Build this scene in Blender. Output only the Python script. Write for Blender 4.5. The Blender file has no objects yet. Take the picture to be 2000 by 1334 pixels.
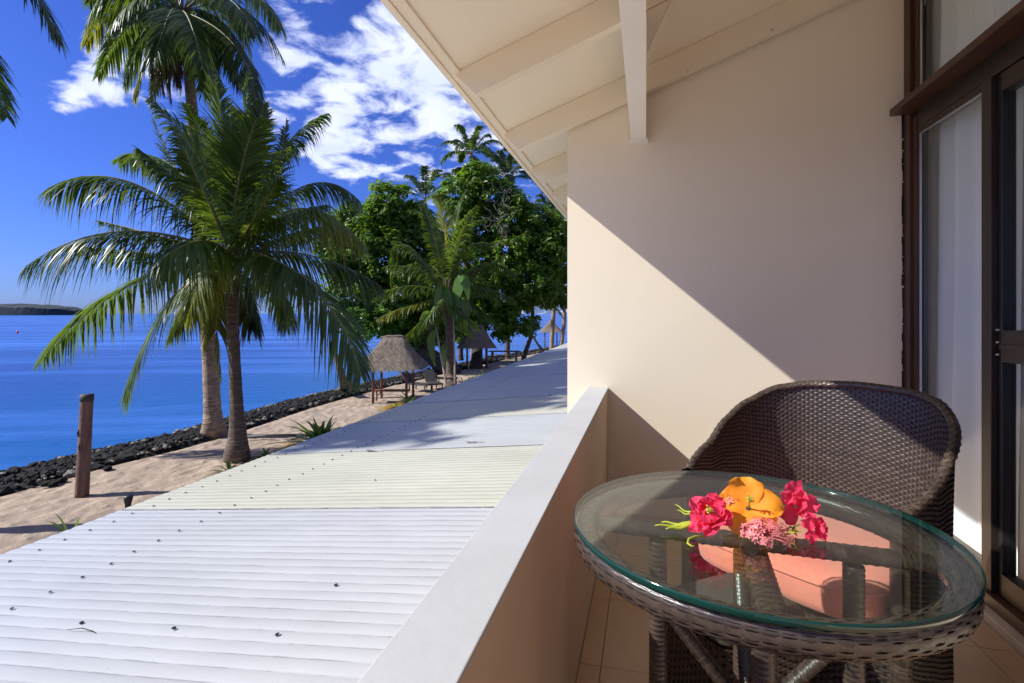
import bpy, bmesh, math, random
from mathutils import Vector, Matrix, noise
R = math.radians
V = Vector
random.seed(7)
sc = bpy.context.scene
col = sc.collection

# ---------------------------------------------------------------- camera, sky, sun, exposure
CZ = 4.0                                   # height of the lens above the sand
FPX, PCX, HY, YAW = 1042.0, 1000.0, 612.0, math.atan(262 / 1042)
SN, CS = math.sin(YAW), math.cos(YAW)
cd = bpy.data.cameras.new('camera')
cam = bpy.data.objects.new('camera', cd); col.objects.link(cam)
cam.location = (0, 0, CZ); cam.rotation_euler = (R(90), 0, YAW)
cd.sensor_fit = 'HORIZONTAL'; cd.sensor_width = 36.0; cd.lens = 36.0 * FPX / 2000.0
cd.shift_y = -(667.0 - HY) / 2000.0
cd.clip_start = 0.05; cd.clip_end = 20000
sc.camera = cam

SUN_AZ, SUN_EL = R(20), R(39.1)            # light travels towards azimuth 20 deg from +X
sc.view_settings.view_transform = 'Standard'; sc.view_settings.look = 'None'
sc.view_settings.exposure = 1.52; sc.view_settings.gamma = 1.0
sc.view_settings.use_curve_mapping = False
sc.cycles.max_bounces = 14; sc.cycles.diffuse_bounces = 8; sc.cycles.transparent_max_bounces = 24; sc.cycles.glossy_bounces = 6

def mul(nt, a, b):
    n = nt.nodes.new('ShaderNodeVectorMath'); n.operation = 'MULTIPLY'
    nt.links.new(a, n.inputs[0])
    n.inputs[1].default_value = b
    return n.outputs[0]

def math_n(nt, op, a, b=None, clamp=False):
    n = nt.nodes.new('ShaderNodeMath'); n.operation = op; n.use_clamp = clamp
    for i, v in enumerate((a, b)):
        if v is None: continue
        if isinstance(v, (int, float)): n.inputs[i].default_value = v
        else: nt.links.new(v, n.inputs[i])
    return n.outputs[0]

def raydir(px, py):
    u = (px - PCX) / FPX; w = -(py - HY) / FPX
    return V((u * CS - SN, u * SN + CS, w))

def build_world():
    w = bpy.data.worlds.new('World'); sc.world = w; w.use_nodes = True
    nt = w.node_tree; N = nt.nodes; L = nt.links
    N.clear()
    out = N.new('ShaderNodeOutputWorld'); bg = N.new('ShaderNodeBackground')
    sky = N.new('ShaderNodeTexSky'); sky.sky_type = 'NISHITA'; sky.sun_disc = False
    sky.sun_elevation = SUN_EL; sky.sun_rotation = math.atan2(-math.cos(SUN_AZ), -math.sin(SUN_AZ)) % (2 * math.pi)
    sky.altitude = 0; sky.air_density = 1.0; sky.dust_density = 0.45; sky.ozone_density = 4.0
    tint = mul(nt, sky.outputs[0], (0.152, 0.222, 0.53))
    tc = N.new('ShaderNodeTexCoord')
    nrm = N.new('ShaderNodeVectorMath'); nrm.operation = 'NORMALIZE'; L.new(tc.outputs['Generated'], nrm.inputs[0])
    sep = N.new('ShaderNodeSeparateXYZ'); L.new(nrm.outputs[0], sep.inputs[0])
    zc = math_n(nt, 'ADD', math_n(nt, 'MAXIMUM', sep.outputs[2], 0.0), 0.22)
    cmb = N.new('ShaderNodeCombineXYZ')
    L.new(math_n(nt, 'DIVIDE', sep.outputs[0], zc), cmb.inputs[0]); L.new(math_n(nt, 'DIVIDE', sep.outputs[1], zc), cmb.inputs[1])
    cmb.inputs[2].default_value = 3.3
    nz = N.new('ShaderNodeTexNoise'); nz.inputs['Scale'].default_value = 8.5; nz.inputs['Detail'].default_value = 9; nz.inputs['Roughness'].default_value = 0.57
    nz.inputs['Distortion'].default_value = 0.35
    L.new(cmb.outputs[0], nz.inputs['Vector'])
    acc = nz.outputs['Fac']
    # where the cloud banks stand in the sky
    banks = [((450, 300), .62, -.135), ((600, 55), .08, .16), ((740, 110), .09, .13), ((830, 150), .12, .13), ((680, 170), .09, .12), ((560, 215), .10, .18), ((640, 300), .07, .15), ((930, 235), .12, .15),
             ((700, 290), .08, .17), ((800, 330), .08, .12), ((215, 190), .075, .21), ((100, 215), .045, .29), ((165, 175), .05, .22), ((280, 150), .08, .24), ((160, 110), .04, .16),
             ((900, 90), .12, .12), ((60, 380), .30, -.17), ((60, 60), .14, -.12), ((660, 20), .05, -.1), ((640, 300), .03, .05), ((730, 190), .035, -.12),
             ((80, 500), .3, -.15), ((600, 400), .16, -.09), ((420, 60), .10, -.06), ((840, 20), .05, -.14), ((860, 290), .03, -.12), ((350, 330), .16, -.12)]
    for (p, rad, wt) in banks:
        d = raydir(*p).normalized()
        dist = N.new('ShaderNodeVectorMath'); dist.operation = 'DISTANCE'; L.new(nrm.outputs[0], dist.inputs[0]); dist.inputs[1].default_value = d
        mr = N.new('ShaderNodeMapRange'); mr.interpolation_type = 'SMOOTHSTEP'
        L.new(dist.outputs['Value'], mr.inputs[0])
        mr.inputs[1].default_value = rad * 1.35; mr.inputs[2].default_value = 0.0; mr.inputs[3].default_value = 0.0; mr.inputs[4].default_value = wt
        acc = math_n(nt, 'ADD', acc, mr.outputs[0])
    ramp = N.new('ShaderNodeMapRange'); ramp.interpolation_type = 'SMOOTHSTEP'
    L.new(acc, ramp.inputs[0]); ramp.inputs[1].default_value = 0.455; ramp.inputs[2].default_value = 0.68  # extra unseen cloud added for fill light; negative banks clear the view
    nz2 = N.new('ShaderNodeTexNoise'); nz2.inputs['Scale'].default_value = 7.0; nz2.inputs['Detail'].default_value = 5
    L.new(cmb.outputs[0], nz2.inputs['Vector'])
    cr = N.new('ShaderNodeMix'); cr.data_type = 'RGBA'
    L.new(nz2.outputs['Fac'], cr.inputs['Factor'])
    cr.inputs[6].default_value = (2.1, 2.5, 4.2, 1); cr.inputs[7].default_value = (4.0, 4.15, 4.7, 1)
    mx = N.new('ShaderNodeMix'); mx.data_type = 'RGBA'
    L.new(ramp.outputs[0], mx.inputs['Factor']); L.new(tint, mx.inputs[6]); L.new(cr.outputs[2], mx.inputs[7])
    L.new(mx.outputs[2], bg.inputs[0]); bg.inputs[1].default_value = 0.10
    L.new(bg.outputs[0], out.inputs[0])
build_world()
sd = bpy.data.lights.new('sun', 'SUN'); sun = bpy.data.objects.new('sun', sd); col.objects.link(sun)
sd.energy = 2.6; sd.angle = R(0.53); sd.color = (0.99, 0.97, 0.925)
ldir = V((math.cos(SUN_EL) * math.cos(SUN_AZ), math.cos(SUN_EL) * math.sin(SUN_AZ), -math.sin(SUN_EL)))
sun.rotation_euler = ldir.to_track_quat('-Z', 'Y').to_euler()
sun.location = (-20, -10, 30)

# ---------------------------------------------------------------- helpers
def PZ(px, py, z):
    """point on the horizontal plane z seen at a photo position"""
    d = raydir(px, py); t = (z - CZ) / d.z
    return V((0, 0, CZ)) + d * t
def PD(px, py, dep):
    return V((0, 0, CZ)) + raydir(px, py) * dep
def depth_of(p):
    return -p.x * SN + p.y * CS

class MB:
    def __init__(s): s.v = []; s.f = []; s.sm = []
    def add(s, vs, fs, smooth=False):
        o = len(s.v); s.v.extend([tuple(v) for v in vs])
        for f in fs: s.f.append(tuple(i + o for i in f)); s.sm.append(smooth)
    def box(s, a, b, M=None):
        x0, y0, z0 = a; x1, y1, z1 = b
        vs = [V(p) for p in ((x0,y0,z0),(x1,y0,z0),(x1,y1,z0),(x0,y1,z0),(x0,y0,z1),(x1,y0,z1),(x1,y1,z1),(x0,y1,z1))]
        if M is not None: vs = [M @ v for v in vs]
        s.add(vs, [(0,3,2,1),(4,5,6,7),(0,1,5,4),(1,2,6,5),(2,3,7,6),(3,0,4,7)])
    def prism(s, poly, axis, a, b):
        """poly: 2D points; extruded along axis from a to b"""
        n = len(poly); vs = []
        for t in (a, b):
            for (p, q) in poly:
                vs.append({'x': (t, p, q), 'y': (p, t, q), 'z': (p, q, t)}[axis])
        fs = [tuple(range(n)), tuple(range(2 * n - 1, n - 1, -1))]
        for i in range(n):
            j = (i + 1) % n; fs.append((i, i + n, j + n, j))
        s.add(vs, fs)
    def tube(s, pts, rad, seg=8, cap=True, smooth=True, squash=1.0):
        pts = [V(p) for p in pts]; n = len(pts)
        if not hasattr(rad, '__len__'): rad = [rad] * n
        vs = []; fs = []
        up = V((0, 0, 1))
        t0 = (pts[1] - pts[0]).normalized()
        if abs(t0.dot(up)) > .9: up = V((1, 0, 0))
        s0 = t0.cross(up).normalized()
        for i in range(n):
            t = (pts[min(i + 1, n - 1)] - pts[max(i - 1, 0)]).normalized()
            s0 = (s0 - t * s0.dot(t)).normalized(); u0 = s0.cross(t)
            for k in range(seg):
                a = 2 * math.pi * k / seg
                vs.append(pts[i] + s0 * (math.cos(a) * rad[i]) + u0 * (math.sin(a) * rad[i] * squash))
        for i in range(n - 1):
            for k in range(seg):
                k2 = (k + 1) % seg
                fs.append((i * seg + k, i * seg + k2, (i + 1) * seg + k2, (i + 1) * seg + k))
        if cap:
            fs.append(tuple(range(seg - 1, -1, -1))); fs.append(tuple((n - 1) * seg + k for k in range(seg)))
        s.add(vs, fs, smooth)
    def build(s, name, m, parent=None, fixn=False, smooth=None, bevel=0):
        me = bpy.data.meshes.new(name); me.from_pydata(s.v, [], s.f)
        if smooth is None: me.polygons.foreach_set('use_smooth', s.sm)
        else: me.polygons.foreach_set('use_smooth', [smooth] * len(s.f))
        if fixn or bevel:
            bm = bmesh.new(); bm.from_mesh(me); bmesh.ops.recalc_face_normals(bm, faces=bm.faces)
            if bevel:
                bmesh.ops.bevel(bm, geom=bm.edges[:], offset=bevel, segments=2, affect='EDGES', profile=.6)
            bm.to_mesh(me); bm.free()
        if m: me.materials.append(m)
        me.update()
        return put(name, me, parent)

def put(name, me, parent=None):
    o = bpy.data.objects.new(name, me); col.objects.link(o)
    if parent is not None:
        o.parent = parent
        o.matrix_parent_inverse = parent.matrix_basis.inverted()
    return o
def tag(o, label=None, cat=None, group=None, kind=None):
    if label: o['label'] = label
    if cat: o['category'] = cat
    if group: o['group'] = group
    if kind: o['kind'] = kind
    return o
def thing(name, label, cat, loc=(0, 0, 0), group=None, rz=0):
    o = bpy.data.objects.new(name, None); col.objects.link(o)
    o.location = loc; o.rotation_euler = (0, 0, rz); o.empty_display_size = .1
    return tag(o, label, cat, group)

# ---------------------------------------------------------------- materials
def mat(name, c, rough=.6, c2=None, scale=5., detail=4., bump=0., bscale=None, metal=0., spec=.5, island=0., sheen=0., coat=0., stretch=None, coords='Object', bdist=.02):
    m = bpy.data.materials.new(name); m.use_nodes = True
    nt = m.node_tree; N = nt.nodes; L = nt.links; b = N['Principled BSDF']
    b.inputs['Roughness'].default_value = rough; b.inputs['Metallic'].default_value = metal
    b.inputs['Specular IOR Level'].default_value = spec
    b.inputs['Coat Weight'].default_value = coat
    if sheen: b.inputs['Sheen Weight'].default_value = sheen
    tc = N.new('ShaderNodeTexCoord'); vec = tc.outputs[coords]
    if stretch:
        vec = mul(nt, vec, stretch)
    colr = None
    if c2 is not None:
        nz = N.new('ShaderNodeTexNoise'); nz.inputs['Scale'].default_value = scale; nz.inputs['Detail'].default_value = detail; nz.inputs['Roughness'].default_value = .62
        L.new(vec, nz.inputs['Vector'])
        mr = N.new('ShaderNodeMapRange'); L.new(nz.outputs['Fac'], mr.inputs[0]); mr.inputs[1].default_value = .32; mr.inputs[2].default_value = .68
        mx = N.new('ShaderNodeMix'); mx.data_type = 'RGBA'; L.new(mr.outputs[0], mx.inputs['Factor'])
        mx.inputs[6].default_value = (*c, 1); mx.inputs[7].default_value = (*c2, 1); colr = mx.outputs[2]
    if island:
        g = N.new('ShaderNodeNewGeometry')
        hs = N.new('ShaderNodeHueSaturation')
        if colr is not None: L.new(colr, hs.inputs['Color'])
        else: hs.inputs['Color'].default_value = (*c, 1)
        mr2 = N.new('ShaderNodeMapRange'); L.new(g.outputs['Random Per Island'], mr2.inputs[0]); mr2.inputs[3].default_value = 1 - island; mr2.inputs[4].default_value = 1 + island
        L.new(mr2.outputs[0], hs.inputs['Value']); colr = hs.outputs[0]
    if colr is not None: L.new(colr, b.inputs['Base Color'])
    else: b.inputs['Base Color'].default_value = (*c, 1)
    if bump:
        n2 = N.new('ShaderNodeTexNoise'); n2.inputs['Scale'].default_value = bscale or scale * 6; n2.inputs['Detail'].default_value = 5
        L.new(vec, n2.inputs['Vector'])
        bp = N.new('ShaderNodeBump'); bp.inputs['Strength'].default_value = bump; bp.inputs['Distance'].default_value = bdist
        L.new(n2.outputs['Fac'], bp.inputs['Height']); L.new(bp.outputs[0], b.inputs['Normal'])
    return m

def leaf_mat(name, c, tr, rough=.38, island=.35, mixf=.35, c_alt=None):
    m = mat(name, c, rough, c2=c_alt or tuple(x * .7 for x in c), scale=.9, island=island, spec=.38)
    nt = m.node_tree; N = nt.nodes; L = nt.links; b = N['Principled BSDF']
    t = N.new('ShaderNodeBsdfTranslucent'); t.inputs[0].default_value = (*tr, 1)
    mx = N.new('ShaderNodeMixShader'); mx.inputs[0].default_value = mixf
    L.new(b.outputs[0], mx.inputs[1]); L.new(t.outputs[0], mx.inputs[2]); L.new(mx.outputs[0], N['Material Output'].inputs[0])
    return m

M = {}
M['wall'] = mat('cream_wall_paint', (.905, .80, .62), .75, c2=(.875, .765, .585), scale=1.3, bump=.12, bscale=90, bdist=.004)
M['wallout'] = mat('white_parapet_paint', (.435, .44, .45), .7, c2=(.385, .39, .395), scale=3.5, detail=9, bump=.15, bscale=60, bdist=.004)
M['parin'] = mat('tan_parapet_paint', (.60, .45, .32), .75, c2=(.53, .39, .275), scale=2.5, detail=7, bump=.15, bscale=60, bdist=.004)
M['beam'] = mat('white_beam_paint', (.93, .88, .78), .6, c2=(.89, .83, .72), scale=3)
M['soffit'] = mat('cream_soffit_paint', (.92, .83, .66), .7, c2=(.89, .79, .61), scale=1.1, bump=.1, bscale=40, bdist=.003)
M['rafter'] = mat('cream_rafter_paint', (.88, .78, .60), .65, c2=(.84, .73, .55), scale=3, bump=.2, bscale=25, stretch=(.3, 1, 1), bdist=.003)
M['roof'] = []
for i, c in enumerate([(.44, .447, .445), (.50, .492, .39), (.45, .46, .44), (.46, .467, .435), (.425, .435, .435)]):
    M['roof'].append(mat('painted_corrugated_iron', c, .38, c2=tuple(x * .86 for x in c), scale=2.2, detail=8, bump=.06, bscale=14, spec=.5, stretch=(.35, 1, 1)))
def grime(m):
    nt = m.node_tree; N = nt.nodes; L = nt.links; b = N['Principled BSDF']
    src = b.inputs['Base Color'].links[0].from_socket
    tc = N.new('ShaderNodeTexCoord'); sp = N.new('ShaderNodeSeparateXYZ'); L.new(tc.outputs['Object'], sp.inputs[0])
    # valleys run across the sheet once every .076 m
    f_ = math_n(nt, 'FRACT', math_n(nt, 'ADD', math_n(nt, 'DIVIDE', sp.outputs[1], .076), 1000.5))
    dv = math_n(nt, 'MINIMUM', f_, math_n(nt, 'SUBTRACT', 1.0, f_))
    nz = N.new('ShaderNodeTexNoise'); nz.inputs['Scale'].default_value = 5.0; nz.inputs['Detail'].default_value = 6; nz.inputs['Roughness'].default_value = .7
    L.new(mul(nt, tc.outputs['Object'], (.8, 3.5, 1)), nz.inputs['Vector'])
    lim = math_n(nt, 'MULTIPLY', math_n(nt, 'SUBTRACT', nz.outputs['Fac'], .40, True), .30)
    k = math_n(nt, 'LESS_THAN', dv, lim)
    sp2 = N.new('ShaderNodeTexNoise'); sp2.inputs['Scale'].default_value = 38; sp2.inputs['Detail'].default_value = 3; L.new(tc.outputs['Object'], sp2.inputs['Vector'])
    k2 = math_n(nt, 'GREATER_THAN', sp2.outputs['Fac'], .735)
    kk = math_n(nt, 'MAXIMUM', math_n(nt, 'MULTIPLY', k, .38), math_n(nt, 'MULTIPLY', k2, .35))
    mx = N.new('ShaderNodeMix'); mx.data_type = 'RGBA'; L.new(kk, mx.inputs['Factor']); L.new(src, mx.inputs[6]); mx.inputs[7].default_value = (.07, .07, .065, 1)
    L.new(mx.outputs[2], b.inputs['Base Color'])
for m_ in M['roof']: grime(m_)
M['dirt'] = mat('seam_grime', (.10, .10, .10), .9, c2=(.42, .42, .40), scale=9, detail=6)
M['screw'] = mat('weathered_screw', (.05, .05, .06), .5, metal=.6)
M['darkroof'] = mat('dark_corrugated_roof', (.05, .055, .06), .5, c2=(.09, .09, .09), scale=4)
M['sand'] = None
M['rock'] = mat('black_lava_rock', (.0045, .0042, .004), .95, c2=(.014, .012, .011), scale=6, bump=.9, bscale=18, island=.5, bdist=.05)
M['coral'] = mat('pale_coral_stone', (.30, .27, .22), .9, c2=(.10, .09, .08), scale=5, bump=.8, bscale=20, bdist=.03)
M['trunk_d'] = mat('dark_palm_bark', (.060, .040, .028), .9, c2=(.16, .115, .08), scale=4, detail=8, bump=1.0, bscale=9, stretch=(1, 1, 4), bdist=.03)
M['trunk_l'] = mat('pale_palm_bark', (.42, .31, .21), .9, c2=(.15, .10, .065), scale=5, detail=8, bump=1.0, bscale=9, stretch=(1, 1, 3.5), bdist=.03)
M['ring'] = mat('pale_leaf_scar', (.36, .31, .26), .9, c2=(.12, .09, .07), scale=9)
M['bark'] = mat('dark_tree_bark', (.035, .026, .018), .95, c2=(.07, .055, .04), scale=4, bump=.8, bscale=20, bdist=.04)
M['frond'] = leaf_mat('palm_frond_green', (.075, .125, .016), (.20, .30, .02), .38, .45, .34, (.034, .070, .012))
M['frond_y'] = leaf_mat('palm_frond_yellow_green', (.17, .19, .02), (.42, .42, .03), .4, .35, .4, (.09, .13, .015))
M['frond_d'] = leaf_mat('palm_frond_dark', (.055, .092, .015), (.15, .22, .02), .36, .5, .32, (.024, .048, .009))
M['dead'] = leaf_mat('dead_frond_brown', (.085, .045, .026), (.10, .05, .03), .8, .4, .2, (.15, .10, .06))
M['rachis'] = mat('frond_midrib', (.16, .15, .045), .5, c2=(.22, .17, .06), scale=3)
M['sheath'] = mat('palm_sheath', (.30, .17, .06), .7, c2=(.10, .05, .02), scale=8, bump=.5)
M['coconut'] = mat('green_brown_coconut', (.10, .08, .03), .5, c2=(.16, .12, .03), scale=9)
M['leaf'] = leaf_mat('glossy_broad_leaf', (.10, .185, .016), (.28, .46, .025), .4, .7, .36, (.038, .090, .010))
M['leaf_b'] = leaf_mat('bright_new_leaf', (.09, .23, .03), (.22, .46, .05), .36, .35, .35, (.06, .17, .02))
M['lily'] = leaf_mat('lily_blade_green', (.10, .19, .03), (.22, .34, .04), .38, .3, .3, (.05, .12, .02))
M['lily_y'] = leaf_mat('old_yellow_blade', (.46, .30, .06), (.55, .35, .05), .5, .3, .3, (.30, .18, .04))
M['thatch'] = mat('grey_thatch', (.11, .085, .06), .95, c2=(.26, .21, .155), scale=5, detail=8, bump=1.0, bscale=34, stretch=(1.6, 1.6, .35), bdist=.06)
M['redpost'] = mat('red_brown_timber', (.14, .045, .028), .75, c2=(.20, .085, .05), scale=5, bump=.5, bscale=25, stretch=(2, 2, .3))
M['post'] = mat('weathered_round_post', (.115, .055, .036), .85, c2=(.19, .11, .08), scale=5, bump=.8, bscale=18, stretch=(2, 2, .35), bdist=.03)
M['greywood'] = mat('grey_weathered_wood', (.10, .09, .075), .85, c2=(.17, .15, .13), scale=5, bump=.4)
M['darkwood'] = mat('dark_lounger_wood', (.03, .027, .025), .7, c2=(.06, .055, .05), scale=5, bump=.4)
M['whitepost'] = mat('pale_pole_paint', (.55, .47, .40), .6, c2=(.40, .32, .27), scale=4)
M['black'] = mat('black_plastic', (.015, .015, .017), .45)
M['frame'] = mat('brown_timber_frame', (.085, .035, .017), .42, c2=(.045, .018, .010), scale=4, bump=.25, bscale=16, stretch=(2, 2, .25), bdist=.004)
M['alu'] = mat('bronze_aluminium', (.050, .034, .027), .38, metal=.35, c2=(.038, .027, .022), scale=3)
M['silver'] = mat('silver_strip', (.6, .6, .6), .3, metal=.8)
M['curtain'] = mat('white_curtain_cloth', (.92, .93, .93), .85, c2=(.88, .90, .90), scale=3, bump=.15, bscale=300, bdist=.002)
M['dcurtain'] = mat('dark_curtain_cloth', (.16, .19, .20), .9, c2=(.10, .12, .13), scale=3)
M['inner'] = mat('dim_room_paint', (.30, .28, .25), .9)
M['tile'] = mat('terracotta_floor_tile', (.52, .33, .19), .35, c2=(.44, .27, .15), scale=3, detail=7, bump=.08, spec=.5)
M['grout'] = mat('floor_grout', (.42, .27, .16), .9)
M['sill'] = mat('pale_sill_stone', (.55, .46, .37), .6, c2=(.45, .37, .29), scale=6)
M['wicker'] = mat('dark_resin_wicker', (.072, .050, .037), .33, c2=(.036, .026, .020), scale=60, spec=.65, island=.35, bump=.25, bscale=400, bdist=.001)
M['wcore'] = mat('wicker_shadow_core', (.010, .008, .007), .6)
M['cushion'] = mat('coral_pink_cushion', (.78, .25, .165), .9, c2=(.72, .22, .15), scale=7, bump=.25, bscale=500, sheen=.3, bdist=.001)
M['stoolpad'] = mat('dark_olive_pad', (.055, .048, .036), .8, c2=(.04, .035, .027), scale=5)
M['petal_p'] = leaf_mat('hot_pink_petal', (.86, .085, .20), (.95, .12, .26), .65, .35, .4, (.66, .02, .07))
M['petal_o'] = leaf_mat('orange_petal', (.94, .42, .03), (.95, .48, .05), .65, .15, .4, (.90, .26, .015))
M['petal_x'] = leaf_mat('pale_pink_floret', (.85, .36, .32), (.9, .4, .35), .5, .25, .3, (.80, .22, .26))
M['stemy'] = leaf_mat('yellow_green_bud', (.50, .52, .05), (.6, .6, .08), .5, .2, .25, (.34, .42, .04))
M['sepal'] = leaf_mat('flower_leaf', (.10, .15, .03), (.2, .28, .04), .5, .3, .25, (.20, .14, .03))
M['island'] = mat('far_island_forest', (.012, .022, .030), .95, c2=(.026, .040, .050), scale=.06, detail=8)
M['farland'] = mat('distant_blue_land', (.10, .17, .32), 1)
M['redbuoy'] = mat('red_buoy', (.6, .04, .03), .5)

def glass(name, tint=(1, 1, 1), rough=0.0, f0=1.45, extra=0.0):
    m = bpy.data.materials.new(name); m.use_nodes = True
    nt = m.node_tree; N = nt.nodes; L = nt.links; N.remove(N['Principled BSDF'])
    t = N.new('ShaderNodeBsdfTransparent'); t.inputs[0].default_value = (*tint, 1)
    g = N.new('ShaderNodeBsdfGlossy'); g.inputs['Roughness'].default_value = rough
    ge = N.new('ShaderNodeNewGeometry'); dt = N.new('ShaderNodeVectorMath'); dt.operation = 'DOT_PRODUCT'
    L.new(ge.outputs['Incoming'], dt.inputs[0]); L.new(ge.outputs['Normal'], dt.inputs[1])
    om = math_n(nt, 'SUBTRACT', 1.0, math_n(nt, 'ABSOLUTE', dt.outputs['Value']), True)
    r0 = ((f0 - 1) / (f0 + 1)) ** 2
    fac = math_n(nt, 'ADD', math_n(nt, 'MULTIPLY', math_n(nt, 'POWER', om, 5.0), 1 - r0), r0, True)
    if extra: fac = math_n(nt, 'ADD', fac, extra, True)
    mx = N.new('ShaderNodeMixShader'); L.new(fac, mx.inputs[0]); L.new(t.outputs[0], mx.inputs[1]); L.new(g.outputs[0], mx.inputs[2])
    L.new(mx.outputs[0], N['Material Output'].inputs[0])
    return m
M['tglass'] = glass('table_glass', (.90, .95, .92), .0, 1.5, .03)
M['wglass'] = glass('window_glass', (.95, .97, .97), .0, 1.45, .0)
M['gedge'] = mat('green_glass_edge', (.002, .040, .030), .08, c2=(.001, .018, .014), scale=3, spec=.6, coat=.2)

def sand_mat():
    m = mat('pink_beige_sand', (.40, .305, .22), .95, c2=(.27, .205, .15), scale=.8, detail=9)
    nt = m.node_tree; N = nt.nodes; L = nt.links; b = N['Principled BSDF']
    tc = N.new('ShaderNodeTexCoord')
    fine = N.new('ShaderNodeTexNoise'); fine.inputs['Scale'].default_value = 60; fine.inputs['Detail'].default_value = 3; L.new(tc.outputs['Object'], fine.inputs['Vector'])
    nz = N.new('ShaderNodeTexNoise'); nz.inputs['Scale'].default_value = 3.2; nz.inputs['Detail'].default_value = 4; L.new(tc.outputs['Object'], nz.inputs['Vector'])
    wv = N.new('ShaderNodeVectorMath'); wv.operation = 'MULTIPLY_ADD'
    L.new(nz.outputs['Color'], wv.inputs[0]); wv.inputs[1].default_value = (.35, .35, 0); L.new(tc.outputs['Object'], wv.inputs[2])
    vo = N.new('ShaderNodeTexVoronoi'); vo.feature = 'SMOOTH_F1'; vo.inputs['Scale'].default_value = 3.4; L.new(mul(nt, wv.outputs[0], (1, .8, 1)), vo.inputs['Vector'])
    s = math_n(nt, 'ADD', math_n(nt, 'ADD', math_n(nt, 'MULTIPLY', nz.outputs['Fac'], .6), math_n(nt, 'MULTIPLY', vo.outputs['Distance'], -1.3)), math_n(nt, 'MULTIPLY', fine.outputs['Fac'], .16))
    bp = N.new('ShaderNodeBump'); bp.inputs['Strength'].default_value = .9; bp.inputs['Distance'].default_value = .10
    L.new(s, bp.inputs['Height']); L.new(bp.outputs[0], b.inputs['Normal'])
    return m
M['sand'] = sand_mat()

def water_mat():
    m = bpy.data.materials.new('sea_water'); m.use_nodes = True
    nt = m.node_tree; N = nt.nodes; L = nt.links; b = N['Principled BSDF']
    tc = N.new('ShaderNodeTexCoord')
    rot = N.new('ShaderNodeVectorRotate'); rot.rotation_type = 'Z_AXIS'; rot.inputs['Angle'].default_value = R(-21); L.new(tc.outputs['Object'], rot.inputs['Vector'])
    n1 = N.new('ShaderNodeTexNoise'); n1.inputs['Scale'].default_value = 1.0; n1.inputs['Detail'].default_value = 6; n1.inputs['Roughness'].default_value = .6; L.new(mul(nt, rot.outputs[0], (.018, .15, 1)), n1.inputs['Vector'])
    n2 = N.new('ShaderNodeTexNoise'); n2.inputs['Scale'].default_value = 1.0; n2.inputs['Detail'].default_value = 7; n2.inputs['Roughness'].default_value = .62; L.new(mul(nt, rot.outputs[0], (.55, 1.7, 1)), n2.inputs['Vector'])
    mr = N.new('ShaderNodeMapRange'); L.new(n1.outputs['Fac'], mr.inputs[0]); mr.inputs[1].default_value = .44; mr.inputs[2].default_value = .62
    sp = N.new('ShaderNodeSeparateXYZ'); L.new(tc.outputs['Object'], sp.inputs[0])
    # depth of water grows away from the beach
    dm = N.new('ShaderNodeMapRange'); dm.interpolation_type = 'SMOOTHSTEP'; L.new(math_n(nt, 'ADD', sp.outputs[0], math_n(nt, 'MULTIPLY', n1.outputs['Fac'], 8.0)), dm.inputs[0]); dm.inputs[1].default_value = -12; dm.inputs[2].default_value = -42
    sh = N.new('ShaderNodeMix'); sh.data_type = 'RGBA'; L.new(dm.outputs[0], sh.inputs['Factor'])
    sh.inputs[6].default_value = (.0002, .088, .31, 1); sh.inputs[7].default_value = (.0005, .046, .25, 1)
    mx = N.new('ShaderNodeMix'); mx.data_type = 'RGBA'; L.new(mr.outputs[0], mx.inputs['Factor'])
    L.new(sh.outputs[2], mx.inputs[6]); mx.inputs[7].default_value = (.040, .145, .50, 1)  # lighter streaks: sky reflected off ruffled water, put into the base colour
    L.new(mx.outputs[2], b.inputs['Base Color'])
    b.inputs['Roughness'].default_value = .18; b.inputs['IOR'].default_value = 1.33; b.inputs['Specular IOR Level'].default_value = .42
    bp = N.new('ShaderNodeBump'); bp.inputs['Strength'].default_value = .55; bp.inputs['Distance'].default_value = .35
    L.new(n2.outputs['Fac'], bp.inputs['Height']); L.new(bp.outputs[0], b.inputs['Normal'])
    return m
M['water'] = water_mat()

# ================================================================ SETTING
FZ = CZ - 1.10           # balcony floor
mb = MB()
S = 6000
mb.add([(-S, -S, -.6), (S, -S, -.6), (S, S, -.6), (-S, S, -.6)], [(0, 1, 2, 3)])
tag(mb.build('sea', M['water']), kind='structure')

shore = [(-14.0, -60), (-14.1, 4), (-14.07, 8.8), (-14.0, 10.3), (-13.84, 12.1), (-13.55, 13.9), (-13.7, 16.1), (-14.1, 20.2), (-14.1, 23.3), (-13.9, 27.2), (-13.2, 34), (-12.2, 45.8), (-9.6, 60), (-6.5, 78), (8, 120), (40, 190), (160, 300)]
def shore_x(y):
    for (a, b) in zip(shore, shore[1:]):
        if a[1] <= y <= b[1]:
            t = (y - a[1]) / (b[1] - a[1]); return a[0] + (b[0] - a[0]) * t
    return shore[-1][0]
def sand_h(x, y):
    h = .05 * noise.noise(V((x * .5, y * .5, 0))) + .025 * noise.noise(V((x * 1.7, y * 1.7, 4)))
    return h - .06
mb = MB()
ys = [-60, -30, -12, -4] + [i * .25 for i in range(0, 200)] + [50 + i * 3 for i in range(1, 30)] + [150, 190, 240, 300]
ncols = 60
for y in ys:
    sx = shore_x(y)
    for k in range(ncols):
        t = k / (ncols - 1)
        x = sx + (t ** 1.0) * 13.8 if k < ncols - 1 else 200.
        z = sand_h(x, y) if k < ncols - 1 else 0
        # dimples of feet and rake near the house
        if y < 26:
            z -= .035 * max(0, noise.noise(V((x * 3.1, y * 5.2, 9))) - .1) * 2
        if k == 0: z = -.12
        mb.v.append((x, y, z))
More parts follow.
